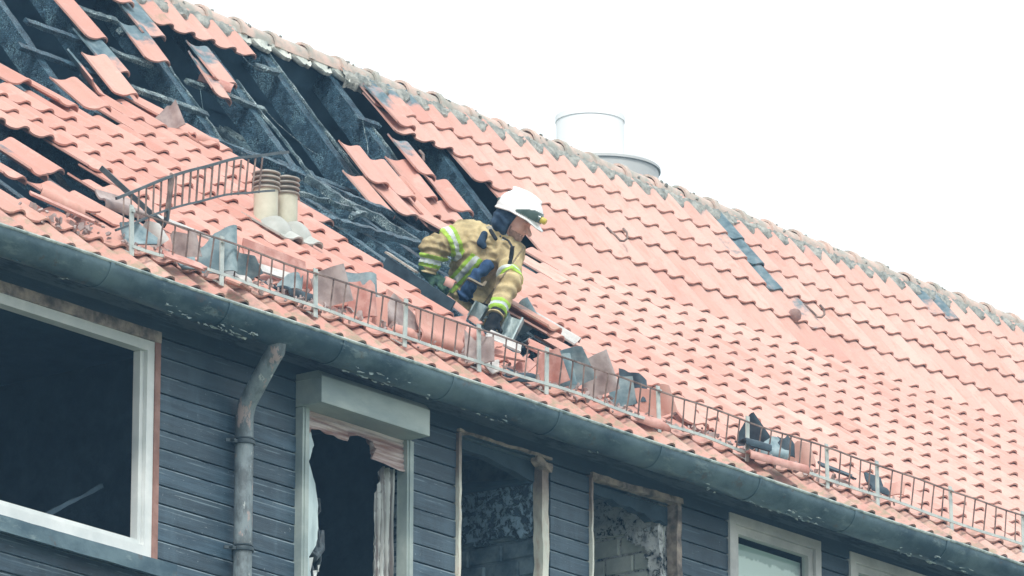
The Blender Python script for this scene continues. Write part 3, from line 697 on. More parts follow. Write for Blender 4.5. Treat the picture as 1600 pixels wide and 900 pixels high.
# displaced tiles still lying on the battens: (X, t, h, yaw, tilt, roll, (soot, lichen, grad))
R = math.radians
LOOSE = [(-4.18, .98, .05, R(-3), None, 0, (.62, 0, .55)), (-4.36, .66, .05, R(-8), None, R(-4), (.55, 0, .95)), (-4.62, 1.22, .06, R(5), None, 0, (.45, 0, 1)), (-4.28, 1.28, .05, R(-5), None, 0, (.3, 0, 1)),
         (-3.68, .70, .05, R(-6), None, R(3), (.5, 0, .95)), (-3.83, .52, .02, R(-10), R(-2), R(14), (.4, 0, .5)), (-4.92, .69, .04, R(2), None, 0, (.1, 0, 0)), (-4.93, .36, .035, R(1), None, 0, (.75, 0, .6)),
         (-5.08, .06, .06, R(-3), None, R(-6), (0, 0, 0)), (-4.82, -.13, .055, R(1), R(-6), 0, (0, 0, 0)), (-4.70, -.42, .04, R(1), None, 0, (0, 0, 0)), (-5.92, -.62, .07, R(-8), R(2), R(-10), (0, .1, 0)), (-6.35, -.80, .05, R(6), None, R(8), (0, 0, 0)),
         (-6.62, -.62, .06, R(4), None, R(-8), (.3, 0, .8)), (-5.35, .0, .0, R(-14), R(-9), R(30), (.6, 0, 1)),
         # the slipped clump left of the firefighter
         (-2.69, .02, .09, R(-7), R(-4), R(2), (.15, 0, 1)), (-2.93, -.37, .10, R(-6), R(-6), R(4), (.1, 0, 1)), (-2.44, -.02, .085, R(-5), R(-5), 0, (0, 0, 0)), (-2.64, -.29, .10, R(-4), R(-8), R(2), (0, 0, 0)),
         (-2.12, .10, .075, R(-6), R(-4), R(-4), (0, 0, 0)), (-1.98, .34, .10, R(-10), R(-6), R(6), (.42, 0, 1)), (-1.80, .05, .09, R(-14), R(-7), R(-4), (.0, 0, 0)), (-2.24, -.12, .07, R(2), R(-5), 0, (0, 0, 0)),
         (-2.32, -.30, .075, R(3), R(-6), R(3), (0, 0, 0)), (-2.07, -.10, .06, R(-3), R(-6), 0, (0, 0, 0)), (-2.05, -.40, .05, R(3), None, 0, (0, 0, 0)), (-1.90, -.22, .055, R(-2), None, 0, (0, 0, 0)), (-2.35, -.62, .05, R(-3), None, 0, (.2, 0, 0)),
         (-1.62, 1.03, .05, R(3), None, R(6), (.45, 0, 1)), (-3.48, -2.58, .07, R(8), R(-4), R(6), (.05, 0, 0)), (-3.46, -2.52, .10, R(14), R(-2), R(8), (.3, .4, 1)), (-3.0, -2.12, .05, R(-2), None, 0, (.25, 0, .8)),
         (-8.0, -2.55, .03, R(7), R(-2), R(-8), (.1, 0, 0)), (-7.78, -2.95, .05, R(-6), None, R(6), (0, 0, 0)), (-8.45, -2.9, .05, R(12), R(0), R(12), (.3, 0, .6)), (-8.5, -3.38, .06, R(-6), R(-4), R(-6), (0, 0, 0)), (-8.9, -3.2, .06, R(4), R(-4), R(5), (.1, 0, 0)), (-8.15, -3.35, .05, R(10), None, R(-4), (0, 0, 0))]
for X, t, h, yaw, tilt, roll, c in LOOSE: link('tile', TILES[random.randrange(4)][2], tileM(X, t, h, yaw, tilt, roll, low=not (t >= -.05 or (X > -3.1 and t > -.5))), roof, (*c, 1))

# --- ridge: mortar bed, caps with raised collars
mb = MB()
nx = 760
def mortar_strip(x0, x1, nx):
    vs = []; fs = []; m = 7
    for i in range(nx+1):
        x = x0+(x1-x0)*i/nx; fr = ((x/TW) % 1.0)
        sc = .5+.5*math.cos((fr-.45)*2*math.pi)
        for j in range(m):
            u = j/(m-1); t = 1.475-.04*sc+.03*noise.noise(V((x*9, 0, 0)))+.015*noise.noise(V((x*31, 0, 0)))+(.085+.05*sc)*u
            h = .014+.026*math.sin(min(1, u*1.25)*math.pi/2)+.020*noise.noise(V((x*16, u*3, 2)))+.012*noise.noise(V((x*45, u*9, 2))) - (.05 if j == 0 else 0)
            vs.append(rf(x, t, h))
    for i in range(nx):
        for j in range(m-1): fs.append((i*m+j, (i+1)*m+j, (i+1)*m+j+1, i*m+j+1))
    return vs, fs
vs, fs = mortar_strip(-1.95, 8.6, 1100); build('ridge_mortar', vs, fs, MORTAR, roof, ang=70)
vs, fs = mortar_strip(-10, -3.05, 600); build('ridge_mortar', vs, fs, MORTAR, roof, ang=70)
# pale mortar drips left hanging under the caps over the hole
for i in range(-15, -8):
    X = i*TW-.09; vs = []; fs = []; n_ = 12; m = 5
    for a in range(n_+1):
        x = X-.085+.17*a/n_; dep = .11*math.sqrt(max(.02, 1-((x-X)/.088)**2))*(1+.3*noise.noise(V((x*30, i, 0))))
        for b_ in range(m): vs.append(rf(x, 1.57-dep*b_/(m-1), .02-.02*math.sin(b_/(m-1)*3)+.006*noise.noise(V((x*40, b_, i)))))
    off = len(vs); vs += [v-rframe(1)[2]*.025 for v in vs]
    for a in range(n_):
        for b_ in range(m-1):
            q = (a*m+b_, (a+1)*m+b_, (a+1)*m+b_+1, a*m+b_+1); fs += [q, tuple(k+off for k in q[::-1])]
        fs.append((a*m+m-1, (a+1)*m+m-1, (a+1)*m+m-1+off, a*m+m-1+off))
    for b_ in range(m-1): fs += [(b_+1, b_, b_+off, b_+1+off), (n_*m+b_, n_*m+b_+1, n_*m+b_+1+off, n_*m+b_+off)]
    build('mortar_drip', vs, fs, MORTARP, roof, ang=60)
RY, RZ = 1.70*math.cos(TU), 1.70*math.sin(TU)-.085
def ridge_mesh(seed):
    vs = []; fs = []; n_ = 10; secs = [(0, .116), (.045, .118), (.05, .104), (.20, .100), (.40, .095)]
    for s_, (x, r_) in enumerate(secs):
        for k in range(n_+1):
            a = math.radians(-8)+math.radians(196)*k/n_; rr = r_*(1+.03*noise.noise(V((x*9, k, seed))))
            vs.append((x, -math.cos(a)*rr, math.sin(a)*rr))
    off = len(vs); vs += [(x, y*.86, z*.86) for x, y, z in vs]; m = n_+1
    for i in range(len(secs)-1):
        for j in range(m-1): fs += [(i*m+j, i*m+j+1, (i+1)*m+j+1, (i+1)*m+j), ((i+1)*m+j+off, (i+1)*m+j+1+off, i*m+j+1+off, i*m+j+off)]
        fs += [(i*m, (i+1)*m, (i+1)*m+off, i*m+off), ((i+1)*m+m-1, i*m+m-1, i*m+m-1+off, (i+1)*m+m-1+off)]
    for j in range(m-1): fs += [(j, j+off, j+1+off, j+1), ((len(secs)-1)*m+j+1, (len(secs)-1)*m+j+1+off, (len(secs)-1)*m+j+off, (len(secs)-1)*m+j)]
    return mesh_from(vs, fs, RIDGE, True, 45, 'ridge_tile')
RM = [ridge_mesh(k) for k in range(3)]
for i in range(55):
    X = -10.2+.345*i
    if X > 8.8: continue
    M = Matrix.Translation((X, RY, zz(RZ)+random.gauss(0, .004))) @ Matrix.Rotation(random.gauss(.01, .008), 4, 'Y') @ Matrix.Rotation(random.gauss(0, .012), 4, 'Z')
    link('ridge_tile', RM[i % 3], M, roof)
# lumps of mortar and moss sitting on the collars
mb = MB(); r = random.Random(12)
for i in range(30):
    X = -4.95+.345*i
    for k in range(r.randrange(2, 6)):
        a = math.radians(r.uniform(15, 110)); c = V((X+r.uniform(-.02, .08), RY-math.cos(a)*.103, zz(RZ)+math.sin(a)*.103)); s_ = r.uniform(.006, .014)
        bm = bmesh.new(); bmesh.ops.create_icosphere(bm, subdivisions=1, radius=s_)
        mb.add([V((v.co.x*1.5, v.co.y, v.co.z))*r.uniform(.8, 1.2)+c for v in bm.verts], [[v.index for v in f.verts] for f in bm.faces]); bm.free()
o = mb.build('ridge_lump', MORTAR, roof); tag(o, kind='stuff')

# --- timbers
mb = MB(); k = 4.4
RX = [-7.2, -6.45, -5.7, -4.95, -4.2, -3.44, -2.74, -2.02, -1.22, -.4, .4, 1.2]
for q, X in enumerate(RX):
    mb = MB(); a = rf(X, 1.62, -.10, 0); b = rf(X, -1.45, -.10, 0)
    mb.beam(b, a, .085, .15, up=rframe(1)[2], n=60, rough=.005 if -6 < X < -1 else .002, seed=q); mb.build('rafter', CHAR, roof, ang=60)
    mb = MB(); mb.beam(rf(X+.09, -4.15, -.09, TL and 0) if False else rf(X+.09, -4.12, -.09), rf(X+.09, .25, -.09, low=TL), .085, .12, up=rframe(-1)[2], n=60, rough=.007 if -6 < X < -1 else .002, seed=q+30) if X > -7.5 else None
    mb.build('sprocket_rafter', CHAR, roof, ang=60)
for X in (-8.0, -8.8, -9.6):
    mb = MB(); mb.beam(rf(X, -4.12, -.09), rf(X, .3, -.09, low=TL), .085, .12, up=rframe(-1)[2], n=30, rough=.003, seed=X); mb.build('sprocket_rafter', CHAR, roof, ang=60)
for q, (X, ta, tb) in enumerate([(-4.155, .0, .95), (-3.395, -.15, .95), (-2.695, -.05, 1.5), (-1.975, .35, 1.0)]):  # pale strips added as the sky-lit highlight on the rafters' top edges
    mb = MB(); mb.beam(rf(X, ta, -.020), rf(X, tb, -.020), .016, .016, up=rframe(1)[2], n=50, rough=.007, seed=q+200); mb.build('edge_highlight', ASHWOOD, roof, ang=60)
BAT = [(-4.85, -4.47, 1.10, ASHWOOD), (-4.80, -4.40, .70, ASHWOOD), (-4.86, -4.13, .315, ASHWOOD), (-4.10, -3.31, .665, ASHWOOD), (-3.03, -2.80, 1.22, ASHWOOD), (-5.6, -4.9, .68, CHAR), (-5.9, -4.95, .32, CHAR), (-4.5, -4.2, 1.02, ASHWOOD),
       (-2.16, -1.90, 1.02, CHAR), (-4.62, -3.45, -.01, CHAR), (-4.25, -2.9, -.02, CHAR), (-5.6, -4.8, -.0, CHAR), (-3.62, -3.2, -.52, CHAR), (-3.66, -3.3, .02, CHAR)]
for q, (a, b, t, mt) in enumerate(BAT):
    mb = MB(); mb.beam(rf(a, t, -.008), rf(b, t+.01, -.008+random.uniform(-.01, .01)), .045, .028, up=rframe(1)[2], n=26, rough=.006, seed=q+60); mb.build('batten', mt, roof, ang=60)
def long_pole(a, b, w_, h_, mt, s_, name='charred_beam', rough=.012, sag=0):
    mb = MB(); mb.beam(a, b, w_, h_, up=rframe(-1)[2], n=50, rough=rough, seed=s_); return mb.build(name, mt, roof, ang=60)
# long charred battens along the sprockets and loose timbers lying across them
long_pole(rf(-4.62, .02, .0, low=TL), rf(-2.95, -.40, .02), .05, .04, CHAR, 1)
long_pole(rf(-3.65, -.25, .02), rf(-3.05, -1.65, .03), .05, .05, ASHWOOD, 2)
long_pole(rf(-4.5, -.75, .0), rf(-3.6, -.72, .03), .04, .03, ASHWOOD, 3)
long_pole(rf(-4.4, -1.15, .0), rf(-3.15, -1.05, .03), .05, .04, CHAR, 4)
long_pole(rf(-4.05, -.2, -.10), rf(-3.62, -2.1, -.08), .13, .14, CHAR, 7)
long_pole(rf(-3.83, -.9, .02), rf(-3.55, -.75, .04), .03, .03, ASHWOOD, 9)
long_pole(rf(-4.35, -2.2, -.12), rf(-3.3, -2.25, -.12), .08, .08, CHAR, 10)
long_pole(rf(-4.35, -2.95, -.10), rf(-3.5, -2.9, -.10), .06, .06, CHAR, 11)
long_pole(rf(-5.0, .02, -.2), rf(-1.2, .0, -.2), .14, .16, CHAR, 12)
# collar tie, ceiling sheets hanging in the attic, back slope
for q, X in enumerate(RX):
    if q % 2: continue
    mb = MB(); mb.beam(V((X+.07, -.4, zz(-.35))), V((X+.07, 2.6, zz(-.35))), .05, .12, n=20, rough=.006, seed=q+80); mb.build('collar_beam', CHAR, roof, ang=60)
def backp(X, t, h): p = rf(X, abs(t), h, 0) if False else rf(X, t, h, 0 if False else None); return p
yr = 1.66*math.cos(TU)
for k in range(13):
    t = 1.62-.17*k; a = rf(0, t, -.06, 0); b = rf(0, t-.18, -.075, 0); f_ = lambda p, X: V((X, 2*yr-p.y, p.z))
    n_ = V((0, math.sin(TU), math.cos(TU)))
    mb = MB(); p0, p1 = f_(a, XL), f_(b, XL); q0, q1 = f_(a, XR), f_(b, XR)
    mb.add([p0, p1, q1, q0]+[p+n_*.02 for p in (p0, p1, q1, q0)], [(0, 1, 2, 3), (7, 6, 5, 4), (0, 4, 5, 1), (1, 5, 6, 2), (2, 6, 7, 3), (3, 7, 4, 0)])
    mb.build('back_slope_board', ATTIC, roof, smooth=False)
mb = MB(); p0 = V((XL, 2*yr+.05, zz(-.1))); p1 = V((XL, 2*yr+3.45, zz(-2.5))); q0, q1 = V((XR, p0.y, p0.z)), V((XR, p1.y, p1.z)); n_ = V((0, .02, .03))
mb.add([p0, p1, q1, q0]+[p+n_ for p in (p0, p1, q1, q0)], [(0, 1, 2, 3), (7, 6, 5, 4), (0, 4, 5, 1), (1, 5, 6, 2), (2, 6, 7, 3), (3, 7, 4, 0)])
mb.build('back_slope_sheathing', ATTIC, roof, smooth=False)
for X in (XL, 8.9):      # gable ends
    mb = MB(); mb.add([(X, YW, zz(-2.42)), (X, 0, zz(-.12)), (X, yr, zz(1.16)), (X, 2*yr, zz(-.12)), (X, 5.3, zz(-2.42))]+[(X+.15, YW, zz(-2.42)), (X+.15, 0, zz(-.12)), (X+.15, yr, zz(1.16)), (X+.15, 2*yr, zz(-.12)), (X+.15, 5.3, zz(-2.42))],
                      [(0, 1, 2, 3, 4), (9, 8, 7, 6, 5)]+[(j, j+5, (j+1) % 5+5, (j+1) % 5) for j in range(5)]); mb.build('gable', DARKIN, house, smooth=False)
# sagging felt and board rags under the ridge
def rag(c, X, w_, h_, ax, seed, mat, name='hanging_felt'):
    vs = []; fs = []; n_ = 12; c = V(c)
    for i in range(n_+1):
        for j in range(n_+1):
            u, v = i/n_, j/n_
            p = c+V((w_*(u-.5), 0, 0))+ax*(h_*(v-.5)*(1+.3*noise.noise(V((u*4, seed, 0)))))
            p += V((.02, -.10, -.12))*(noise.noise(V((u*2.3, v*2.3, seed)))+.5*noise.noise(V((u*6, v*6, seed)))); vs.append(p)
    off = len(vs); vs += [v+V((0, .004, .004)) for v in vs]
    for i in range(n_):
        for j in range(n_):
            q = (i*(n_+1)+j, (i+1)*(n_+1)+j, (i+1)*(n_+1)+j+1, i*(n_+1)+j+1); fs += [q, tuple(k+off for k in q[::-1])]
    return build(name, vs, fs, mat, roof, ang=60)
rag(rf(-3.1, .78, -.35), 0, .6, .25, V((0, .5, .6)).normalized(), 2, ASHWOOD)
# thin wires
mb = MB(); r = random.Random(3)
for (a, b) in [((-3.35, .66, .0), (-2.95, .40, -.05)), ((-4.0, .62, 0), (-4.15, .30, -.05)), ((-4.6, .0, 0), (-3.9, .12, -.1)), ((-3.9, .12, -.05), (-3.6, -.1, 0)), ((-3.2, .1, -.05), (-2.8, .2, -.05)), ((-2.75, 1.1, .0), (-2.65, .3, .0)),
               ((-2.1, 1.0, 0), (-2.3, .6, -.05)), ((-2.5, .75, -.2), (-1.9, .5, -.1)), ((-2.0, .3, -.1), (-1.4, .5, 0)), ((-3.4, -1.3, .02), (-3.38, -1.05, .05)), ((-2.8, .9, -.1), (-2.25, .70, -.1)), ((-3.2, 1.24, .03), (-2.95, 1.18, .02))]:
    p, q = rf(*a), rf(*b); mid = (p+q)/2+V((0, -.02, -r.uniform(.02, .09)))
    mb = MB(); mb.tube([p, p.lerp(mid, .5)+V((0, 0, -.01)), mid, mid.lerp(q, .5)+V((.01, 0, -.01)), q], .0028, 5); mb.build('loose_wire', ASHWOOD, roof)

# --- roof hooks
def hook(X, t, s_=1):
    mb = MB(); a, b, c = rframe(t); p = rf(X, t, .03)
    pts = [p+b*.12+c*.01, p+b*.02+c*.025, p-b*.04+c*.03, p-b*.055+c*.045+a*.015, p-b*.045+c*.07+a*.035, p+b*.0+c*.085+a*.05, p+b*.05+c*.08+a*.055]
    mb.tube(pts, [.011*s_]*6+[.009], 8); mb.build('roof_hook', RUST, house)
hook(-1.93, .60, 1); hook(.24, .56, .75); hook(2.47, .50, .75)
mb = MB(); mb.lathe([(.045, -.02), (.05, .01), (.035, .035), (.012, .05), (.001, .052)], rf(2.11, .36, .06), 12, rframe(.3)[2]); mb.build('roof_knob', simple('rust_brown_knob', (.22, .13, .11), (.36, .24, .22), 12), house)

# --- snow guard
sg = empty('snow_guard', rf(-4, -3.88, 0), house); TG = -3.88
GX = [-8.59, -7.84, -7.03, -6.24, -5.56, -4.93, -4.40, -3.84, -2.96, -2.13, -1.60, -.80, 0, .8, 1.6, 2.4, 3.2, 4.0]
up = V((0, -.12, 1)).normalized()
gb = lambda X: rf(X, TG, .05)
for i, X in enumerate(GX):
    if X == -4.40: continue
    lean = V((random.uniform(-.02, .02), random.uniform(-.03, .03), 1)).normalized()
    mb = MB(); p = gb(X)-up*.03; mb.beam(p, p+lean*.285, .034, .007, up=V((0, 1, 0)), n=3)
    mb.beam(p+lean*.01, p+lean*.01+rframe(-1)[1]*.16-up*.02, .03, .006); mb.box((X-.012, p.y-.012, p.z+.245), (X+.012, p.y+.004, p.z+.262))
    mb.build('guard_post', STEEL, sg, smooth=False)
segX = [x for x in GX if x != -4.40]
for a, b in zip(segX[:-1], segX[1:]):
    n_ = 8; f_ = lambda x, z: gb(x)+up*z+V((0, .016*noise.noise(V((x*2, z*9, 0))), .016*noise.noise(V((x*1.6, z*5, 4)))))
    for z, nm, wd in ((.215, 'top_rail', .009), (.028, 'bottom_rail', .018)):
        mb = MB(); pts = [f_(a+(b-a)*i/n_, z) for i in range(n_+1)]
        for p, q in zip(pts[:-1], pts[1:]): mb.beam(p, q+(q-p)*.02, .008, wd)
        mb.build(nm, RUST if nm == 'top_rail' else STEEL, sg, smooth=False)
    mb = MB(); k = max(2, round((b-a)/.107))
    for i in range(1, k):
        x = a+(b-a)*i/k+random.gauss(0, .003); mb.beam(f_(x, .03), f_(x+random.gauss(0, .004), .214), .007, .007)
    o = mb.build('guard_bars', RUST, sg, smooth=False); tag(o, kind='stuff')
# the torn-off length of guard folded up over the tiles
bent = empty('snow_guard', rf(-7.2, -3.0, .1), house); tag(bent, 'length of snow guard torn loose and folded up over the tiles')
b0, t0 = V((-8.62, -3.05, zz(-2.15))), V((-8.61, -3.04, zz(-1.965))); b1, t1 = V((-6.84, -2.60, zz(-1.43))), V((-6.69, -2.58, zz(-1.16)))
wob = lambda u: V((0, 0, .05*math.sin(u*math.pi)+.012*noise.noise(V((u*5, 1, 1)))))
for (p, q, nm) in ((b0, b0.lerp(b1, 1.06), 'bottom_rail'), (t0, t1+(t1-t0)*.05, 'top_rail')):
    mb = MB(); pts = [p.lerp(q, i/16)+wob(i/16) for i in range(17)]
    for a, b in zip(pts[:-1], pts[1:]): mb.beam(a, b+(b-a)*.02, .012, .016 if nm == 'top_rail' else .012)
    mb.build(nm, DKSTEEL, bent, smooth=False)
mb = MB()
for i in range(1, 21):
    u = i/21; mb.beam(b0.lerp(b1, u)+wob(u), t0.lerp(t1, u*.93)+wob(u), .009, .009)
o = mb.build('guard_bars', RUST, bent, smooth=False); tag(o, kind='stuff')
p = b0.lerp(b1, .33); q = t0.lerp(t1, .33)
mb = MB(); mb.beam(p+wob(.33)-V((0, 0, .05)), q+wob(.33)+V((0, 0, .01)), .035, .01, up=V((0, 1, 0))); mb.build('guard_post', RUST, bent, smooth=False)
mb = MB(); s0 = V((-8.25, -2.6, zz(-1.62))); s1 = p+wob(.33)+V((-.05, -.02, -.10))
pts = [s0, s0.lerp(s1, .3), s0.lerp(s1, .6), s0.lerp(s1, .93), s1+V((.01, 0, -.005)), s1+V((.045, .02, .02)), p+wob(.33)+V((0, 0, -.01))]
for a, b in zip(pts[:-1], pts[1:]): mb.beam(a, b+(b-a)*.03, .012, .03, up=V((0, -.6, .8)))
mb.build('hook_strap', DKSTEEL, bent, smooth=False)

# --- vent pipes
for X, t, s_, hh in ((-5.69, -2.06, 1, .19), (-5.47, -2.02, .98, .19)):
    vp = empty('vent_pipe', rf(X, t, 0), house); p = rf(X, t, .03); a, b, c = rframe(-1)
    mb = MB(); vs = []; # base tile plate
    cols = [(x, z+.004, 0, .36) for x, z in PROF]; v0, f0 = tile_shell(cols); M = tileM(X+.04, t-.20, .045)
    build('flashing', [M @ V(v) for v in v0], f0, VENTG, vp, ang=50)
    mb = MB(); q = p+V((0, .05, -.03))
    # hood: half barrel from the plate up into the pipe
    mb.lathe([(.02, -.15), (.06, -.14), (.095, -.11), (.116, -.05), (.116, .0), (.104, .045), (.086, .075), (.074*s_, .09)], q+V((.015, -.045, -.005)), 24, (V((-.10, .26, 1))).normalized()); mb.build('hood', VENTG, vp, ang=60)
    z0 = q+V((0, 0, .09)); r_ = .073*s_
    mb = MB(); mb.lathe([(r_, -.04), (r_, hh), (r_*.9, hh), (r_*.9, 0)], z0, 24); mb.build('pipe', VENT, vp, ang=60)
    for k in range(4):
        mb = MB(); zc = hh-.004+.031*k; mb.lathe([(r_*.8, -.002), (r_*1.12, -.004), (r_*1.19, .002), (r_*1.15, .009), (r_*.8, .010)], z0+V((0, 0, zc)), 24); mb.build('cap_ring', VENTC, vp, ang=50)
    mb = MB(); mb.lathe([(.001, hh-.01), (r_*.8, hh-.01), (r_*.8, hh+.10), (r_*.5, hh+.115), (.001, hh+.12)], z0, 20); mb.build('cap_core', VENTC, vp)

# --- pale metal stack behind the ridge
p = CAMLOC; d = (F_+R_*(922-800)/10911.5-U_*(186-450)/10911.5)*52.5; c = CAMLOC+d
d2 = (F_+R_*(940-800)/10911.5-U_*(266-450)/10911.5)*52.5; c2 = CAMLOC+d2
st = empty('metal_stack', (c.x, c.y, c2.z-1.4), house)
mb = MB(); mb.lathe([(.255, c2.z-c.z-.1), (.255, -.03), (.262, -.03), (.262, .012), (.255, .012), (.24, .012), (.24, -.3)], c, 48); mb.build('flue', STACK, st, ang=40)
mb = MB(); mb.lathe([(.40, -1.2), (.43, -.02), (.445, -.02), (.445, 0), (.43, .012), (.25, .06)], c2, 56); mb.build('flue_collar', STACKG, st, ang=40)
#PART3
# ------------------------------------------------------------------ loose broken tiles heaped behind the snow guard
SLATE = simple('scorched_grey_tile', (.10, .17, .20), (.30, .38, .40), 9, .6, bump=.3, bs=45)
MAUVE = simple('smoke_stained_tile', (.24, .18, .17), (.46, .38, .36), 8, .6, bump=.3, bs=45)
PALET = simple('pale_washed_tile', (.42, .42, .41), (.66, .62, .59), 8, .6, bump=.25, bs=45)
BRICKR = simple('fresh_red_break', (.44, .19, .155), (.62, .36, .31), 12, .7, bump=.3, bs=45)
BLK = simple('blackened_tile', (.015, .03, .045), (.05, .085, .11), 9, .6, bump=.3, bs=45)
def piece(u0, u1, v0, v1, seed, mat, jag=.03, name='broken_tile', thick=TH):
    """a fragment of one roof tile between u0..u1 across and v0..v1 along, with broken ends"""
    cols = []; n_ = 15; rr = random.Random(seed*3+1); bk = sorted([u0-.01, u1+.01]+[rr.uniform(u0, u1) for _ in range(3)]); bz = [rr.uniform(-1.2, 1) for _ in bk]
    for i in range(n_):
        x = u0+(u1-u0)*i/(n_-1); z = float(np.interp(x, [p[0] for p in PROF], [p[1] for p in PROF]))
        a = v0+jag*noise.noise(V((x*9, seed, 1)))*(v0 > .01); b = v1+jag*1.3*float(np.interp(x, bk, bz))+(x-(u0+u1)/2)*.4*math.sin(seed*1.7)
        cols.append((x, z, a, max(b, a+.01)))
    c = V(((u0+u1)/2, (v0+v1)/2, .015))
    vs, fs = tile_shell(cols, thick, nv=2, warp=.004, seed=seed)
    return mesh_from([V(v)-c for v in vs], fs, mat, True, 45, name)
def dirM(loc, ydir, zdir):
    y = V(ydir).normalized(); x = y.cross(V(zdir)).normalized(); z = x.cross(y)
    return frameM(loc, x, y, z)
FULL = (-.172, .043, 0, .42)
TC = V((-.78, -.58, .22))                     # roughly towards the street
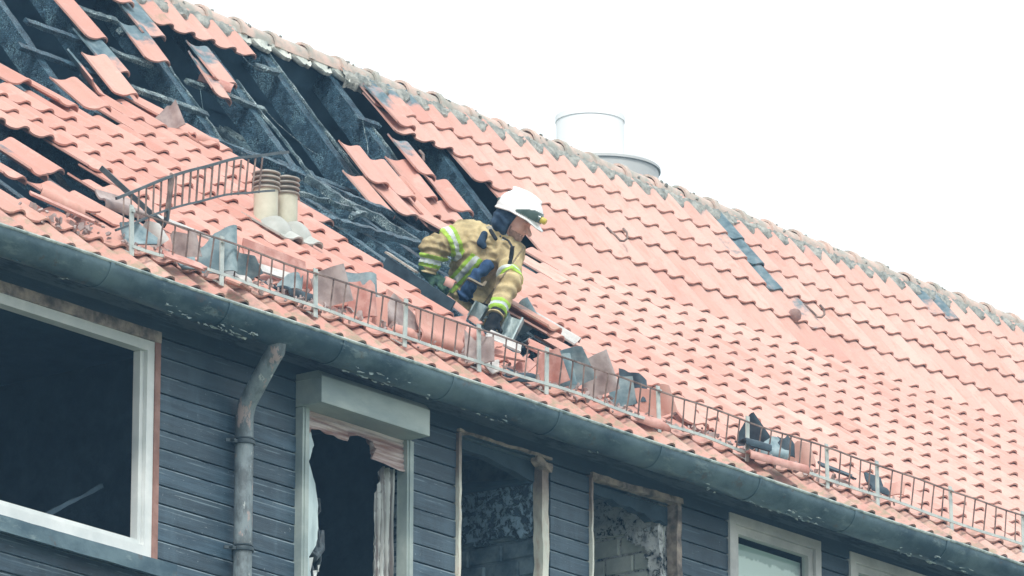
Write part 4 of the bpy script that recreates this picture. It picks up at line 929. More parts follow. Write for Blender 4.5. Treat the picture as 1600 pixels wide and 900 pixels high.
# (label, mesh args, seed, material, X, t, h, y-direction, z-direction)
sl = rframe(-1)[1]; nn_ = rframe(-1)[2]; al = V((1, 0, 0))
DEB = [
 ('grey-green scorched tile standing upright behind the second guard post', (-.172, .043, 0, .27), 1, SLATE, -7.80, -3.72, .10, (.08, .1, 1), TC),
 ('narrow mauve tile fragment leaning left behind the guard, first upright one from the left', (-.1, .043, 0, .21), 2, MAUVE, -8.00, -3.66, .08, (-.25, .1, .9), TC),
 ('pointed slate-coloured fragment just right of the upright grey-green tile', (-.172, 0, 0, .20), 3, SLATE, -7.50, -3.66, .06, (-.45, .1, .7), TC),
 ('small pale shard low between the guard bars right of the second post', (-.1, .04, 0, .12), 4, PALET, -7.62, -3.78, .03, (.7, .1, .2), TC),
 ('long red tile tipped on its side with a dark mauve underside, above the guard', (-.12, .043, 0, .46), 5, BRICKR, -6.85, -3.28, .06, (.95, -.28, -.16), (-.35, -.9, .05)),
 ('pale sliver lying along the tipped red tile', (-.150, -.06, 0, .34), 6, PALET, -7.00, -3.42, .05, (.93, -.28, -.1), (-.3, -.6, .6)),
 ('blackened tile half sunk under the tipped red tile', (-.172, .043, 0, .35), 7, BLK, -6.95, -3.55, .00, (.9, .2, .1), (-.3, -.5, .8)),
 ('blue-grey chip beside the brown diamond-shaped tile', (-.1, .043, 0, .10), 8, SLATE, -7.05, -3.62, .05, (.2, .1, 1), TC),
 ('large brown-mauve tile standing on one corner like a diamond', (-.172, .043, 0, .27), 9, MAUVE, -6.66, -3.56, .10, (-.34, .05, .9), V((-.6, -.75, .1))),
 ('slate-blue tile end sticking straight up above the guard', (-.15, .043, 0, .20), 10, SLATE, -6.22, -3.35, .12, (.05, .1, 1), TC),
 ('red broken tile standing below the slate-blue tile end', (-.12, .043, 0, .24), 11, BRICKR, -6.36, -3.55, .07, (.0, .1, 1), TC),
 ('orange-pink strip standing right of the red broken tile', (-.150, -.06, 0, .22), 12, CLAY, -6.24, -3.60, .06, (.1, .1, 1), TC),
 ('pink tile strip with a pale edge left of the slate-blue tile end', (-.150, -.06, 0, .26), 13, CLAY, -6.48, -3.45, .08, (.05, .1, 1), TC),
 ('thin pale frame-like fragment leaning right of the slate-blue tile end', (-.172, -.13, 0, .27), 14, PALET, -5.98, -3.38, .06, (-.75, .3, .6), TC),
 ('mauve tile lying with its hollow to the street, left of the fourth guard post', (-.172, .043, 0, .27), 15, MAUVE, -5.95, -3.55, .04, (.75, -.1, -.45), V((-.5, -.8, .4))),
 ('small pink tile stub with a round hole of shadow, low behind the guard', (-.06, .043, 0, .14), 16, CLAY, -6.10, -3.72, .03, (.3, -.5, -.2), V((-.4, -.5, .7))),
 ('pale pink tile on edge just left of the fourth guard post', (-.172, .043, 0, .24), 17, CLAY, -5.83, -3.40, .06, (.85, .1, -.1), V((-.2, -.9, .35))),
 ('large pink-red tile lying flat facing the street, right of the fourth guard post', (-.172, .043, 0, .36), 18, CLAY, -5.70, -3.62, .07, (.93, -.1, -.05), V((-.3, -.95, .25))),
 ('brick-red tile crossing over the large pink one', (-.14, .043, 0, .30), 19, BRICKR, -5.42, -3.48, .08, (.8, -.2, .25), V((-.4, -.85, .35))),
 ('brown-edged tile resting on top of the large pink-red one', (-.150, -.06, 0, .36), 20, CLAY, -5.50, -3.25, .08, (.9, -.25, -.12), V((-.2, -.5, .8))),
 ('brown-grey tile standing upright behind the fifth guard post', (-.172, .0, 0, .20), 21, MAUVE, -5.54, -3.80, .08, (.1, .1, 1), TC),
 ('white shard at the foot of the fifth guard post', (-.14, -.06, 0, .08), 22, PALET, -5.38, -3.82, .02, (.6, -.2, .3), TC),
 ('blackened tile end below the white and pink rubble', (-.172, .043, 0, .18), 23, BLK, -5.12, -3.72, -.01, (.6, -.2, .1), V((-.3, -.5, .8))),
 ('pink tile strip lying across the rubble between the fifth and sixth guard posts', (-.15, -.03, 0, .24), 24, CLAY, -5.05, -3.58, .06, (.85, -.35, -.05), V((-.3, -.6, .7))),
 ('pink broken tile pointing down between the fifth and sixth guard posts', (-.12, .043, 0, .26), 25, CLAY, -5.22, -3.50, .06, (.6, -.5, -.2), V((-.5, -.5, .7))),
 ('red chip against the sixth guard post', (-.150, -.06, 0, .15), 26, BRICKR, -4.90, -3.62, .05, (.4, -.3, .5), TC),
 ('curved red tile leaning left, right of the sixth guard post', (-.13, .03, 0, .24), 27, BRICKR, -4.74, -3.68, .08, (-.35, .1, .8), TC),
 ('grey-blue hollow tile between two red ones, right of the sixth guard post', (-.10, .043, 0, .22), 28, SLATE, -4.62, -3.66, .08, (-.2, .1, .9), TC),
 ('grey tile on its corner, left half of the widest upright pair', (-.172, .0, 0, .27), 29, SLATE, -4.36, -3.52, .10, (-.5, .1, .75), TC),
 ('pinkish tile on its corner, right half of the widest upright pair', (-.172, .043, 0, .27), 30, MAUVE, -4.18, -3.56, .10, (-.42, .05, .8), V((-.65, -.7, .15))),
 ('blue-grey fragment right of the widest upright pair', (-.172, -.02, 0, .19), 31, SLATE, -3.96, -3.60, .06, (-.1, .1, 1), TC),
 ('dark grey tile back standing behind the bars, left of the triangular pink tile', (-.12, .043, 0, .24), 32, BLK, -3.72, -3.46, .08, (.0, .1, 1), V((-.9, -.4, .1))),
 ('triangular pink tile leaning against the guard left of the seventh post', (-.172, .043, 0, .22), 33, CLAY, -3.66, -3.62, .08, (-.3, .1, .8), TC),
 ('thin dark strip lying on the tiles above the triangular pink one', (-.150, -.06, 0, .35), 34, BLK, -3.86, -3.28, .04, (.95, -.1, .05), nn_),
 ('red shard under the guard left of the seventh post', (-.08, .043, 0, .18), 35, BRICKR, -3.92, -3.86, .03, (.8, -.5, -.2), V((-.3, -.6, .7))),
 ('small dark scrap leaning right of the seventh post', (-.08, .043, 0, .13), 36, BLK, -3.50, -3.50, .06, (.3, .1, .9), TC),
 ('displaced pink tile with a dark hollow below it, right of the seventh post', (-.172, .043, 0, .36), 37, CLAY, -3.15, -3.45, .05, (.25, .62, .55), nn_),
 ('black sheet-like tile leaning beside the eighth guard post', (-.172, .02, 0, .16), 38, BLK, -2.66, -3.60, .06, (-.5, .3, .75), V((-.85, -.45, .1))),
 ('rounded slate-grey tile lying behind the bars right of the eighth post', (-.172, .043, 0, .24), 39, SLATE, -2.52, -3.62, .05, (.85, -.3, .0), V((-.3, -.7, .6))),
 ('dark hollow fragment right of the rounded slate-grey tile', (-.06, .043, 0, .14), 40, BLK, -2.28, -3.58, .06, (.1, .1, 1), TC),
 ('pale pink fragment left of the ninth guard post', (-.12, .043, 0, .18), 41, CLAY, -2.15, -3.60, .05, (-.3, .1, .8), TC),
 ('long pink-red tile sliding out under the guard below the slate-grey one', (-.14, .043, 0, .40), 42, BRICKR, -2.80, -3.94, .06, (.90, -.40, -.12), V((-.1, -.5, .8))),
 ('dark shard on top of the long pink-red tile', (-.1, .043, 0, .22), 43, BLK, -2.92, -3.86, .09, (.9, -.35, -.1), V((-.1, -.3, .9))),
 ('curved blackened strip right of the ninth guard post', (-.150, -.06, 0, .26), 44, BLK, -1.75, -3.60, .05, (.93, -.25, -.15), nn_),
 ('small dark flat fragment behind the bars at the far right of the rubble', (-.12, .02, 0, .16), 45, BLK, -1.40, -3.66, .05, (.95, -.1, -.05), TC),
 ('pink triangular chip beside the small dark flat fragment', (-.1, .03, 0, .10), 46, CLAY, -1.22, -3.66, .05, (.3, .1, .8), TC),
 ('long pale tile with a mauve underside, lying over the tiles above the second guard post', (-.150, -.06, 0, .44), 47, PALET, -7.52, -3.10, .06, (.90, -.36, -.22), V((-.2, -.5, .8))),
 ('mauve tile slipped under the torn-off length of guard', (-.172, .043, 0, .26), 48, MAUVE, -8.02, -3.10, .06, (.8, -.3, -.1), V((-.2, -.6, .7))),
 ('green-grey tile corner by the first guard post', (-.172, -.02, 0, .17), 49, SLATE, -8.38, -3.66, .05, (.7, -.3, .1), TC),
 ('jagged red tile rim lying left of the first guard post', (-.150, -.06, 0, .40), 50, BRICKR, -8.95, -3.62, .06, (.85, -.42, -.28), V((-.1, -.5, .8))),
 ('broken pink tile with a stepped edge left of the first guard post', (-.172, .043, 0, .30), 51, CLAY, -8.75, -3.42, .05, (.62, -.45, -.3), V((-.2, -.5, .8))),
 ('crumpled red strip hanging over the eaves right of the first guard post', (-.150, -.06, 0, .26), 52, BRICKR, -8.22, -3.92, .06, (.85, -.42, -.2), V((-.2, -.6, .7))),
 ('small grey fragment low between the first two guard posts', (-.1, .0, 0, .12), 53, SLATE, -8.12, -3.86, .03, (.7, -.3, .1), TC),
 ('pink fragment lying over the eaves tiles below the second post', (-.1, .03, 0, .12), 54, CLAY, -7.85, -4.0, .04, (.4, -.6, -.3), nn_),
 ('pale tile end poking up beside the pink pieces behind the first guard bars', (-.1, .043, 0, .16), 55, PALET, -8.20, -3.60, .05, (-.5, .2, .7), TC),
]
for lab, (u0, u1, v0, v1), sd_, mt, X, t, h, yd, zd in DEB:
    if V(yd).normalized().z > .6: v1 *= .82
    me = piece(u0, u1, v0, v1, sd_, mt, jag=.024)
    o = link('broken_tile', me, dirM(rf(X, t, h+.05), yd, zd), color=(0, 0, 0, 1))
    tag(o, lab, 'broken tile', 'broken tiles heaped behind the snow guard')
# small crumbs between them: uncountable
mb = MB(); r = random.Random(21)
for k in range(620):
    X = r.uniform(-9.3, -1.0); dens = .5+.5*noise.noise(V((X*1.6, 0, 0)))
    if r.random() > dens+.25 or X > -2.2 and r.random() < .6: continue
    t = -3.84+abs(r.gauss(0, .16)); c = rf(X, t, .03+r.uniform(0, .04)); s_ = r.uniform(.008, .03)
    m_ = Euler((r.uniform(0, 6), r.uniform(0, 6), r.uniform(0, 6))).to_matrix()
    pts = [c+m_ @ V((math.cos(a)*s_*r.uniform(.5, 1.2), math.sin(a)*s_*r.uniform(.4, 1), 0)) for a in (0, 1.2, 2.4, 3.6, 5)]; nn2 = m_ @ V((0, 0, .010))
    mb.add(pts+[p+nn2 for p in pts], [(4, 3, 2, 1, 0), (5, 6, 7, 8, 9)]+[(j, (j+1) % 5, (j+1) % 5+5, j+5) for j in range(5)])
o = mb.build('tile_rubble', MAUVE, None, smooth=False); tag(o, 'crumbs of grey and pink broken tile scattered behind the snow guard', 'rubble', kind='stuff')

# pieces around the firefighter
def loose(name, lab, cat, args, sd_, mt, X, t, h, yd, zd, thick=TH, jag=.012, group=None):
    o = link(name, piece(*args, sd_, mt, jag=jag, thick=thick), dirM(rf(X, t, h), yd, zd), color=(0, 0, 0, 1)); tag(o, lab, cat, group); return o
def channel(name, lab, p0, p1, w_, d_, face, cat='metal channel'):
    """upright grey channel-shaped piece: back plate with two flanges and a folded rim"""
    p0, p1 = V(p0), V(p1); y = (p1-p0).normalized(); x = y.cross(V(face)).normalized(); z = x.cross(y); L = (p1-p0).length
    prof = [(-.5, -1), (.5, -1), (.5, 0), (.40, 0), (.40, -.72), (.30, -.84), (-.30, -.84), (-.40, -.72), (-.40, 0), (-.5, 0)]
    vs = []; n_ = 6
    for i in range(n_+1):
        for a, b in prof: vs.append(p0+y*(L*i/n_)+x*(a*w_+.003*noise.noise(V((i, a*3, L*50))))+z*(b*d_+.004*noise.noise(V((i*.7, a*2, L*9)))))
    m = len(prof); fs = [(i*m+j, i*m+(j+1) % m, (i+1)*m+(j+1) % m, (i+1)*m+j) for i in range(n_) for j in range(m)]
    fs += [tuple(range(m))[::-1], tuple(n_*m+j for j in range(m))]
    o = build(name, vs, fs, simple('dull_grey_metal', (.13, .19, .21), (.38, .46, .46), 22, .42, .25, bump=.25, stretch=(1, 1, .4)), None, ang=35); tag(o, lab, cat, 'grey channel pieces held by the firefighter'); return o
def fp(x, y, d=0, D0=42.9):
    """a point of the place seen at picture position x, y (1600 wide), d metres nearer than D0"""
    dep = D0-d; return CAMLOC+(F_+R_*((x-800)/10911.5)-U_*((y-450)/10911.5))*dep
channel('metal_channel', 'grey metal channel left of the lowered gloved hand', fp(736, 503, .62), fp(752, 474, .62), .085, .05, (-.8, -.6, .25))
channel('metal_channel', 'larger grey metal channel right of the lowered gloved hand', fp(788, 530, .62), fp(806, 492, .55), .10, .06, (-.8, -.6, .3))
mb = MB(); a_, b_ = rf(-4.40, -1.80, .04), rf(-4.40, -2.45, .055)
mb.beam(a_-V((0, 0, .05)), b_-V((0, 0, .05)), .012, .10, up=V((0, -.3, 1)), n=24, rough=.004, seed=3); o = mb.build('loose_board', BLK); tag(o, 'dark scorched board slanting along the slot from the left down to the firefighter', 'board')
mb = MB(); mb.beam(a_+V((0, -.02, .02)), a_.lerp(b_, .45)+V((0, -.02, .02)), .03, .012, n=14, rough=.004, seed=5)
o2 = mb.build('board_edge', simple('pale_splintered_wood', (.3, .26, .22), (.5, .47, .42), 30, .7, bump=.4), o)
loose('broken_tile', 'long curved orange-red tile lying downhill below the firefighter\'s left-hand glove', 'broken tile', (-.01, .043, 0, .40), 61, CLAY, 0, 0, 0, fp(750, 508, .60)-fp(697, 466, .3), V((-.5, -.5, .7)))
bpy.context.view_layer.update() if False else None
for o in list(COL.objects):
    if o.get('label', '').startswith('long curved orange-red'):
        y = (fp(750, 508, .60)-fp(697, 466, .3)).normalized(); place(o, dirM(fp(722, 487, .5), y, V((-.3, -.6, .75))))
loose('broken_tile', 'red tile corner pinched at the firefighter\'s left-hand glove', 'broken tile', (-.04, .043, 0, .07), 62, BRICKR, -4.16, -2.16, .10, V((.8, -.5, -.4)), V((-.3, -.6, .75)))
loose('broken_tile', 'whitish tile lying over the edge of the gap right of the firefighter', 'broken tile', (-.13, .043, 0, .30), 63, PALET, -3.20, -2.28, .07, V((-.5, .65, .5)), nn_)
loose('broken_tile', 'grey crumpled flashing piece behind the larger metal channel', 'flashing', (-.12, .043, 0, .18), 64, SLATE, -3.46, -2.22, .06, V((-.2, .4, .8)), TC)
loose('broken_tile', 'pink tile with white mortar on its end below the lowered glove', 'broken tile', (-.172, .043, 0, .28), 65, CLAY, -4.05, -3.02, .07, V((-.7, .4, .3)), nn_)
loose('broken_tile', 'narrow pale piece lying beside the left end of the lower gap', 'broken tile', (-.1, .043, 0, .22), 66, PALET, -4.42, -2.98, .05, V((-.7, .5, .3)), nn_)
mb = MB(); r = random.Random(5)
for k in range(46):
    X, t = r.uniform(-4.3, -3.1), r.uniform(-3.3, -2.1); p = rf(X, t, -.03+r.uniform(-.08, .03)); d = V((r.uniform(-1, 1), r.uniform(-1, 1), r.uniform(-.2, .8))).normalized()
    mb.beam(p, p+d*r.uniform(.05, .16), .012, .008, n=3, rough=.003, seed=k)
o = mb.build('charred_splinters', ASHWOOD); tag(o, 'charred splinters and scraps in the gap around the firefighter', 'debris', kind='stuff')
loose('broken_tile', 'pink tile fragment curling up at the edge of the hole, left one of two', 'broken tile', (-.172, .0, 0, .14), 67, MAUVE, -4.98, -.22, .07, V((-.2, .3, .9)), TC)
loose('broken_tile', 'small pink broken tile at the edge of the hole, right one of two', 'broken tile', (-.1, .043, 0, .14), 68, CLAY, -4.72, -.30, .06, V((.8, -.3, -.1)), V((-.2, -.6, .8)))
loose('broken_tile', 'thin red tile splinter leaning in the hole between two rafters', 'broken tile', (-.03, .043, 0, .22), 69, BRICKR, -3.80, .72, .03, V((-.5, .6, .3)), TC)
# ------------------------------------------------------------------ the firefighter
def vnoise(P, s, seed=0):
    """smooth value noise on an (n, 3) array"""
    q = P*s; i = np.floor(q).astype(np.int64); f = q-i; f = f*f*(3-2*f); out_ = 0
    for dx in (0, 1):
        for dy in (0, 1):
            for dz in (0, 1):
                h = ((i[:, 0]+dx)*73856093) ^ ((i[:, 1]+dy)*19349663) ^ ((i[:, 2]+dz)*83492791) ^ (seed*2654435761)
                h = (h*2654435761) & 0xffffffff; h = (h ^ (h >> 15))*2246822519 & 0xffffffff; h = (h ^ (h >> 13)) & 0xffff
                out_ = out_+(h/65535.*2-1)*(f[:, 0] if dx else 1-f[:, 0])*(f[:, 1] if dy else 1-f[:, 1])*(f[:, 2] if dz else 1-f[:, 2])
    return out_
def smin(a, b, k):
    h = np.clip(.5+.5*(b-a)/k, 0, 1); return b*(1-h)+a*h-k*h*(1-h)
def cap(P, a, b, ra, rb, flat=None):
    a, b = np.array(a, float), np.array(b, float); ab = b-a; t = np.clip(((P-a)@ab)/(ab@ab), 0, 1)
    d = P-a-t[:, None]*ab
    if flat is not None: d = d*np.array(flat)
    return np.linalg.norm(d, axis=1)-(ra+(rb-ra)*t)
def ell(P, c, r, M=None):
    q = P-np.array(c, float)
    if M is not None: q = q@np.array(M)            # columns = axes
    r = np.array(r, float); k0 = np.linalg.norm(q/r, axis=1); k1 = np.linalg.norm(q/r**2, axis=1); return k0*(k0-1)/np.maximum(k1, 1e-9)
def surface(fn, lo, hi, h):
    """surface nets: mesh of fn = 0"""
    lo, hi = np.array(lo, float), np.array(hi, float); n = np.ceil((hi-lo)/h).astype(int)+1
    g = np.stack(np.meshgrid(*[lo[k]+h*np.arange(n[k]) for k in range(3)], indexing='ij'), -1).reshape(-1, 3)
    val = np.concatenate([fn(g[i:i+200000]) for i in range(0, len(g), 200000)]).reshape(n)
    ins = val < 0
    c8 = [ins[dx:n[0]-1+dx, dy:n[1]-1+dy, dz:n[2]-1+dz] for dx in (0, 1) for dy in (0, 1) for dz in (0, 1)]
    s_ = sum(c.astype(int) for c in c8); act = (s_ > 0) & (s_ < 8)
    idx = -np.ones(act.shape, int); cells = np.argwhere(act); idx[act] = np.arange(len(cells))
    acc = np.zeros((len(cells), 3)); cnt = np.zeros(len(cells))
    cor = [(x, y, z) for x in (0, 1) for y in (0, 1) for z in (0, 1)]
    for a in range(8):
        for b in range(a+1, 8):
            ca, cb = np.array(cor[a]), np.array(cor[b])
            if abs(ca-cb).sum() != 1: continue
            va = val[tuple((cells+ca).T)]; vb = val[tuple((cells+cb).T)]; m = (va < 0) != (vb < 0)
            t = np.where(m, va/np.where(m, va-vb, 1), 0); acc += (cells+ca+t[:, None]*(cb-ca))*m[:, None]; cnt += m
    vs = lo+h*acc/np.maximum(cnt, 1)[:, None]; fs = []
    for ax in range(3):
        u, v_ = [(1, 2), (2, 0), (0, 1)][ax]
        A = np.take(ins, range(n[ax]-1), axis=ax); B = np.take(ins, range(1, n[ax]), axis=ax); e = np.argwhere(A != B)
        ok = (e[:, u] > 0) & (e[:, v_] > 0) & (e[:, u] < n[u]-1) & (e[:, v_] < n[v_]-1); e = e[ok]; sg_ = A[tuple(e.T)]
        def I(du, dv): q = e.copy(); q[:, u] -= du; q[:, v_] -= dv; return idx[tuple(q.T)]
        q = np.stack([I(1, 1), I(0, 1), I(0, 0), I(1, 0)], 1); q[~sg_] = q[~sg_][:, ::-1]; fs.append(q)
    return vs, np.concatenate(fs)
# picture-aligned frame at the figure: r right, u up, d towards the street; origin where the waist meets the roof
FD = 42.9; ORG = np.array(fp(740, 470, 0)); SC = 10911.5/FD
AX = np.array([R_, U_, -F_])
def J(x, y, d): s_ = (FD-d)/10911.5; return np.array([(x-740)*s_, -(y-470)*s_, d])
def toW(vs): return ORG+np.asarray(vs)@AX
# joints
neck, chest = J(782, 377, .16), J(757, 402, .13)
shR, elR, wrR, haR = J(730, 366, .12), J(677, 388, .20), J(669, 424, .20), J(682, 444, .18)        # arm on the left of the picture
shL, elL, wrL, haL = J(797, 396, .22), J(797, 440, .44), J(776, 492, .60), J(767, 512, .62)        # lowered arm
pel = J(742, 476, .02)
def band(P, a, b, t0, t1):
    a, b = np.array(a), np.array(b); ab = b-a; L = np.linalg.norm(ab); t = (P-a)@ab/L; return t/L
def jacket(P):
    w1 = vnoise(P, 9, 1)*.5+vnoise(P, 19, 2)*.3
    torso = cap(P, J(752, 398, .10), J(742, 462, .0), .172, .168, (1, 1, 1.25))
    torso = smin(torso, cap(P, shR, shL, .085, .085), .09)
    torso = smin(torso, cap(P, chest, neck, .13, .075), .06)
    torso = smin(torso, cap(P, pel, J(752, 500, -.05), .17, .16, (1, 1, 1.2)), .05)
    a1 = smin(cap(P, shR, elR, .098, .078), cap(P, elR, wrR, .078, .058), .035)
    a2 = smin(cap(P, shL, elL, .085, .070), cap(P, elL, wrL, .070, .054), .03)
    # folds: rings that bunch at elbows and armpits, long diagonal drags over the chest
    def rings(a, b, f, ph, amp, c0, wd):
        t = band(P, a, b, 0, 1); return amp*np.sin(f*t+ph+w1*4.5)*np.exp(-((t-c0)/wd)**2)
    a1 = a1-rings(shR, elR, 26, 0, .008, .75, .35)-rings(elR, wrR, 20, 1, .008, .2, .5)-rings(elR, wrR, 30, 2, .006, .95, .25)
    a2 = a2-rings(shL, elL, 24, 1, .008, .85, .4)-rings(elL, wrL, 24, 0, .008, .1, .4)-rings(elL, wrL, 36, 2, .007, 1.0, .25)
    dg = P[:, 0]*.75-P[:, 1]*.65
    torso = torso-.008*np.sin(dg*46+w1*7)*(.3+.7*np.clip(vnoise(P, 5, 4)*2+.5, 0, 1))-.011*(1-np.abs(np.sin((P[:, 0]*.3+P[:, 1]*.9)*34+w1*10)))*np.clip(vnoise(P, 6, 12)*2+.6, 0, 1)-.004*np.sin((P[:, 1]+P[:, 0]*.4)*60+w1*7)*np.exp(-((P[:, 1]-.02)/.10)**2)
    d = smin(smin(torso, a1, .055), a2, .05)
    # stand-up collar
    cdir = J(790, 362, .18)-neck; cdir = cdir/np.linalg.norm(cdir); q = P-neck; t = q@cdir; rad = np.linalg.norm(q-t[:, None]*cdir, axis=1)
    col = np.maximum(np.abs(rad-.082-.12*t)-.012, np.abs(t-.03)-.055); d = smin(d, col, .015)
    # storm flap down the front and pocket edges
    d = d-.006*np.exp(-((dg-.055+.12*(P[:, 1]-.1))/.012)**2)*(P[:, 1] > -.05)
    d = d+.004*vnoise(P, 38, 7)+.012*np.abs(vnoise(P, 15, 9))-.004*w1
    # open cuffs
    for w_, e_ in ((wrR, elR), (wrL, elL)):
        ax = (w_-e_)/np.linalg.norm(w_-e_); t = (P-w_)@ax; r_ = np.linalg.norm(P-w_-t[:, None]*ax, axis=1); d = np.where(r_ < .10, np.maximum(d, t-.012), d)
    return d
vs, fs = surface(jacket, (-.47, -.22, -.30), (.36, .50, .78), .0060)
per = empty('person', V(toW([J(752, 620, -.05)])[0])); tag(per, 'firefighter in tan turnout coat and white helmet leaning out of the gap in the roof', 'person')
def fig(name, vs, fs, mat, parent, ang=60, mats=None, midx=None):
    w_ = toW(vs); c = w_.mean(0); return link(name, mesh_from(w_-c, fs, mat, True, ang, name, mats, midx), Matrix.Translation(c), parent)
def decimate(o, ratio):
    m = o.modifiers.new('decimate', 'DECIMATE'); m.ratio = ratio; return o
jk = fig('coat', vs, fs, TAN, per, 75)
# normals for strips that are laid over the cloth
me = jk.data; vn = np.array([v.normal[:] for v in me.vertices]) @ AX.T
fc = vs[fs].mean(1)
fnr = np.array([p.normal[:] for p in me.polygons]) @ AX.T
def strip(name, mask, mat, parent, off=.004, inset=True):
    f_ = fs[mask]
    if len(f_) == 0: return None
    us, inv = np.unique(f_, return_inverse=True); inv = inv.reshape(f_.shape); top = vs[us]+vn[us]*off; bot = vs[us]-vn[us]*.002; n_ = len(us)
    F2 = [tuple(q) for q in inv]; ed = {}
    for q in inv:
        for i in range(4):
            e = (q[i], q[(i+1) % 4]); ed[e] = 1
    side = [(b, a, a+n_, b+n_) for (a, b) in ed if (b, a) not in ed]
    return fig(name, np.concatenate([top, bot]), F2+side, mat, parent, 60)
def bandmask(a, b, c0, wd, other=None, rad=.14):
    a, b = np.array(a), np.array(b); ab = b-a; L = np.linalg.norm(ab); t = (fc-a)@ab/L; r_ = np.linalg.norm(fc-a-t[:, None]*ab/L, axis=1)
    return t-c0*L, (np.abs(t-c0*L) < wd) & (r_ < rad)
def tape(a, b, c0, wd=.032, rad=.13, extra=None):
    t, m = bandmask(a, b, c0, wd, rad=rad)
    if extra is not None: m &= extra
    s_ = strip('lime_tape', m & (np.abs(t) > wd*.36), LIME, jk, .004); k = strip('silver_tape', m & (np.abs(t) <= wd*.40), SILV, jk, .0055)
tape(shR, elR, .50, .036, .125); tape(elR, wrR, .55, .038, .105)
tape(shL, elL, .80, .030, .11, fc[:, 2] > .22); tape(elL, wrL, .78, .036, .10)
seam = np.abs(fc[:, 0]*.75-fc[:, 1]*.65-.055+.12*(fc[:, 1]-.1)+.010) < .0042
strip('coat_seam', seam & (fc[:, 1] > -.04) & (fc[:, 1] < .33) & (fc[:, 2] > .12), simple('brown_seam', (.16, .12, .07), (.24, .19, .12), 20), jk, .0015)
# slanting tape round the body, left of the pouch
ta, tb = J(716, 452, .1), J(746, 402, .1)
ax_ = np.array([.80, .58, 0]); ax_ /= np.linalg.norm(ax_); q = fc-J(722, 428, .15)
cross = q@np.array([.80*.72+.1, -.62, 0])/1.0; along = q@np.array([.58, .80, 0])
m = (np.abs(cross) < .036) & (along > -.13) & (along < .14) & (fc[:, 2] > .05) & (np.linalg.norm(fc-shL, axis=1) > .12)
strip('lime_tape', m & (np.abs(cross) > .013), LIME, jk); strip('silver_tape', m & (np.abs(cross) <= .0145), SILV, jk, .0055)
# --- body (one continuous skin: legs, trunk, arms, neck, head) inside the clothes
hd = J(805, 345, .22)
hf = np.array([.84, -.47, .30]); hf /= np.linalg.norm(hf); hu = np.array([.48, .87, .05]); hu -= hf*(hu@hf); hu /= np.linalg.norm(hu); hs = np.cross(hf, hu)   # face, crown, side
def H(f, u, s): return hd+hf*f+hu*u+hs*s
HM = np.stack([hf, hu, hs], 1)
def head(P):
    d = ell(P, H(-.012, .035, 0), (.098, .105, .076), HM)
    d = smin(d, ell(P, H(.030, -.045, 0), (.062, .066, .056), HM), .035)        # jaw and cheeks
    d = smin(d, ell(P, H(.072, -.088, 0), (.022, .020, .026), HM), .025)        # chin
    d = smin(d, ell(P, H(.072, .022, 0), (.025, .016, .05), HM), .025)          # brow
    d = smin(d, cap(P, H(.086, .008, 0), H(.124, -.030, 0), .010, .0145), .010)  # nose
    d = smin(d, ell(P, H(.094, -.034, .012), (.012, .009, .010), HM), .008); d = smin(d, ell(P, H(.094, -.034, -.012), (.012, .009, .010), HM), .008)
    for s_ in (-1, 1):
        d = -smin(-d, ell(P, H(.088, .004, .028*s_), (.018, .012, .016), HM), .008)     # eye socket
        d = smin(d, ell(P, H(.070, .003, .030*s_), (.014, .012, .014), HM), .004)       # eyeball with lids
        d = smin(d, ell(P, H(.055, -.022, .040*s_), (.022, .020, .018), HM), .02)       # cheekbone
        d = smin(d, ell(P, H(-.012, -.008, .078*s_), (.018, .030, .008), HM), .006)     # ear
    d = smin(d, ell(P, H(.086, -.054, 0), (.012, .006, .022), HM), .006); d = smin(d, ell(P, H(.084, -.065, 0), (.011, .007, .019), HM), .006)   # lips
    d = -smin(-d, ell(P, H(.100, -.0595, 0), (.010, .0022, .020), HM), .003)
    return d
hipL, hipR = J(732, 500, -.05), J(762, 506, .0)
kneeR, kneeL, ftR, ftL = J(722, 585, .12), J(778, 590, .15), J(728, 680, -.05), J(775, 685, -.02)
def body(P):
    d = cap(P, J(757, 396, .1), pel, .105, .11, (1, 1, 1.3)); d = smin(d, cap(P, shR, shL, .05, .05), .06); d = smin(d, cap(P, chest, hd, .06, .052), .04)
    d = smin(d, head(P), .02)
    for s_, e_, w_ in ((shR, elR, wrR), (shL, elL, wrL)): d = smin(d, smin(cap(P, s_, e_, .05, .040), cap(P, e_, w_, .040, .028), .02), .03)
    d = smin(d, cap(P, pel, (np.array(hipL)+hipR)/2, .12, .12), .05)
    for h_, k_, f_ in ((hipL, kneeR, ftR), (hipR, kneeL, ftL)): d = smin(d, smin(cap(P, h_, k_, .085, .058), cap(P, k_, f_, .058, .038), .03), .04)
    return d
bv_, bf_ = surface(body, (-.42, -1.00, -.30), (.40, .68, .78), .0125)
hv_, hf_ = surface(head, hd-.17, hd+.17, .0042)
bd = fig('body', bv_, bf_, SKIN, per, 75)
fig('face', hv_, hf_, None, bd, 75, [SKIN, STUB], ((lambda c: (((c-hd)@hu < -.052) | (((c-hd)@hu < -.035) & ((c-hd)@hf < .02))).astype(int))(hv_[hf_].mean(1))))
def trousers(P):
    d = cap(P, J(745, 490, -.02), (np.array(hipL)+hipR)/2, .155, .15, (1, 1, 1.15))
    for h_, k_, f_ in ((hipL, kneeR, ftR), (hipR, kneeL, ftL)): d = smin(d, smin(cap(P, h_, k_, .105, .085), cap(P, k_, f_, .085, .075), .03), .04)
    return d-.006*np.sin(P[:, 1]*40+vnoise(P, 8, 3)*5)
tv, tf = surface(trousers, (-.35, -.98, -.35), (.38, .02, .40), .014); fig('trousers', tv, tf, TAN, per, 75)
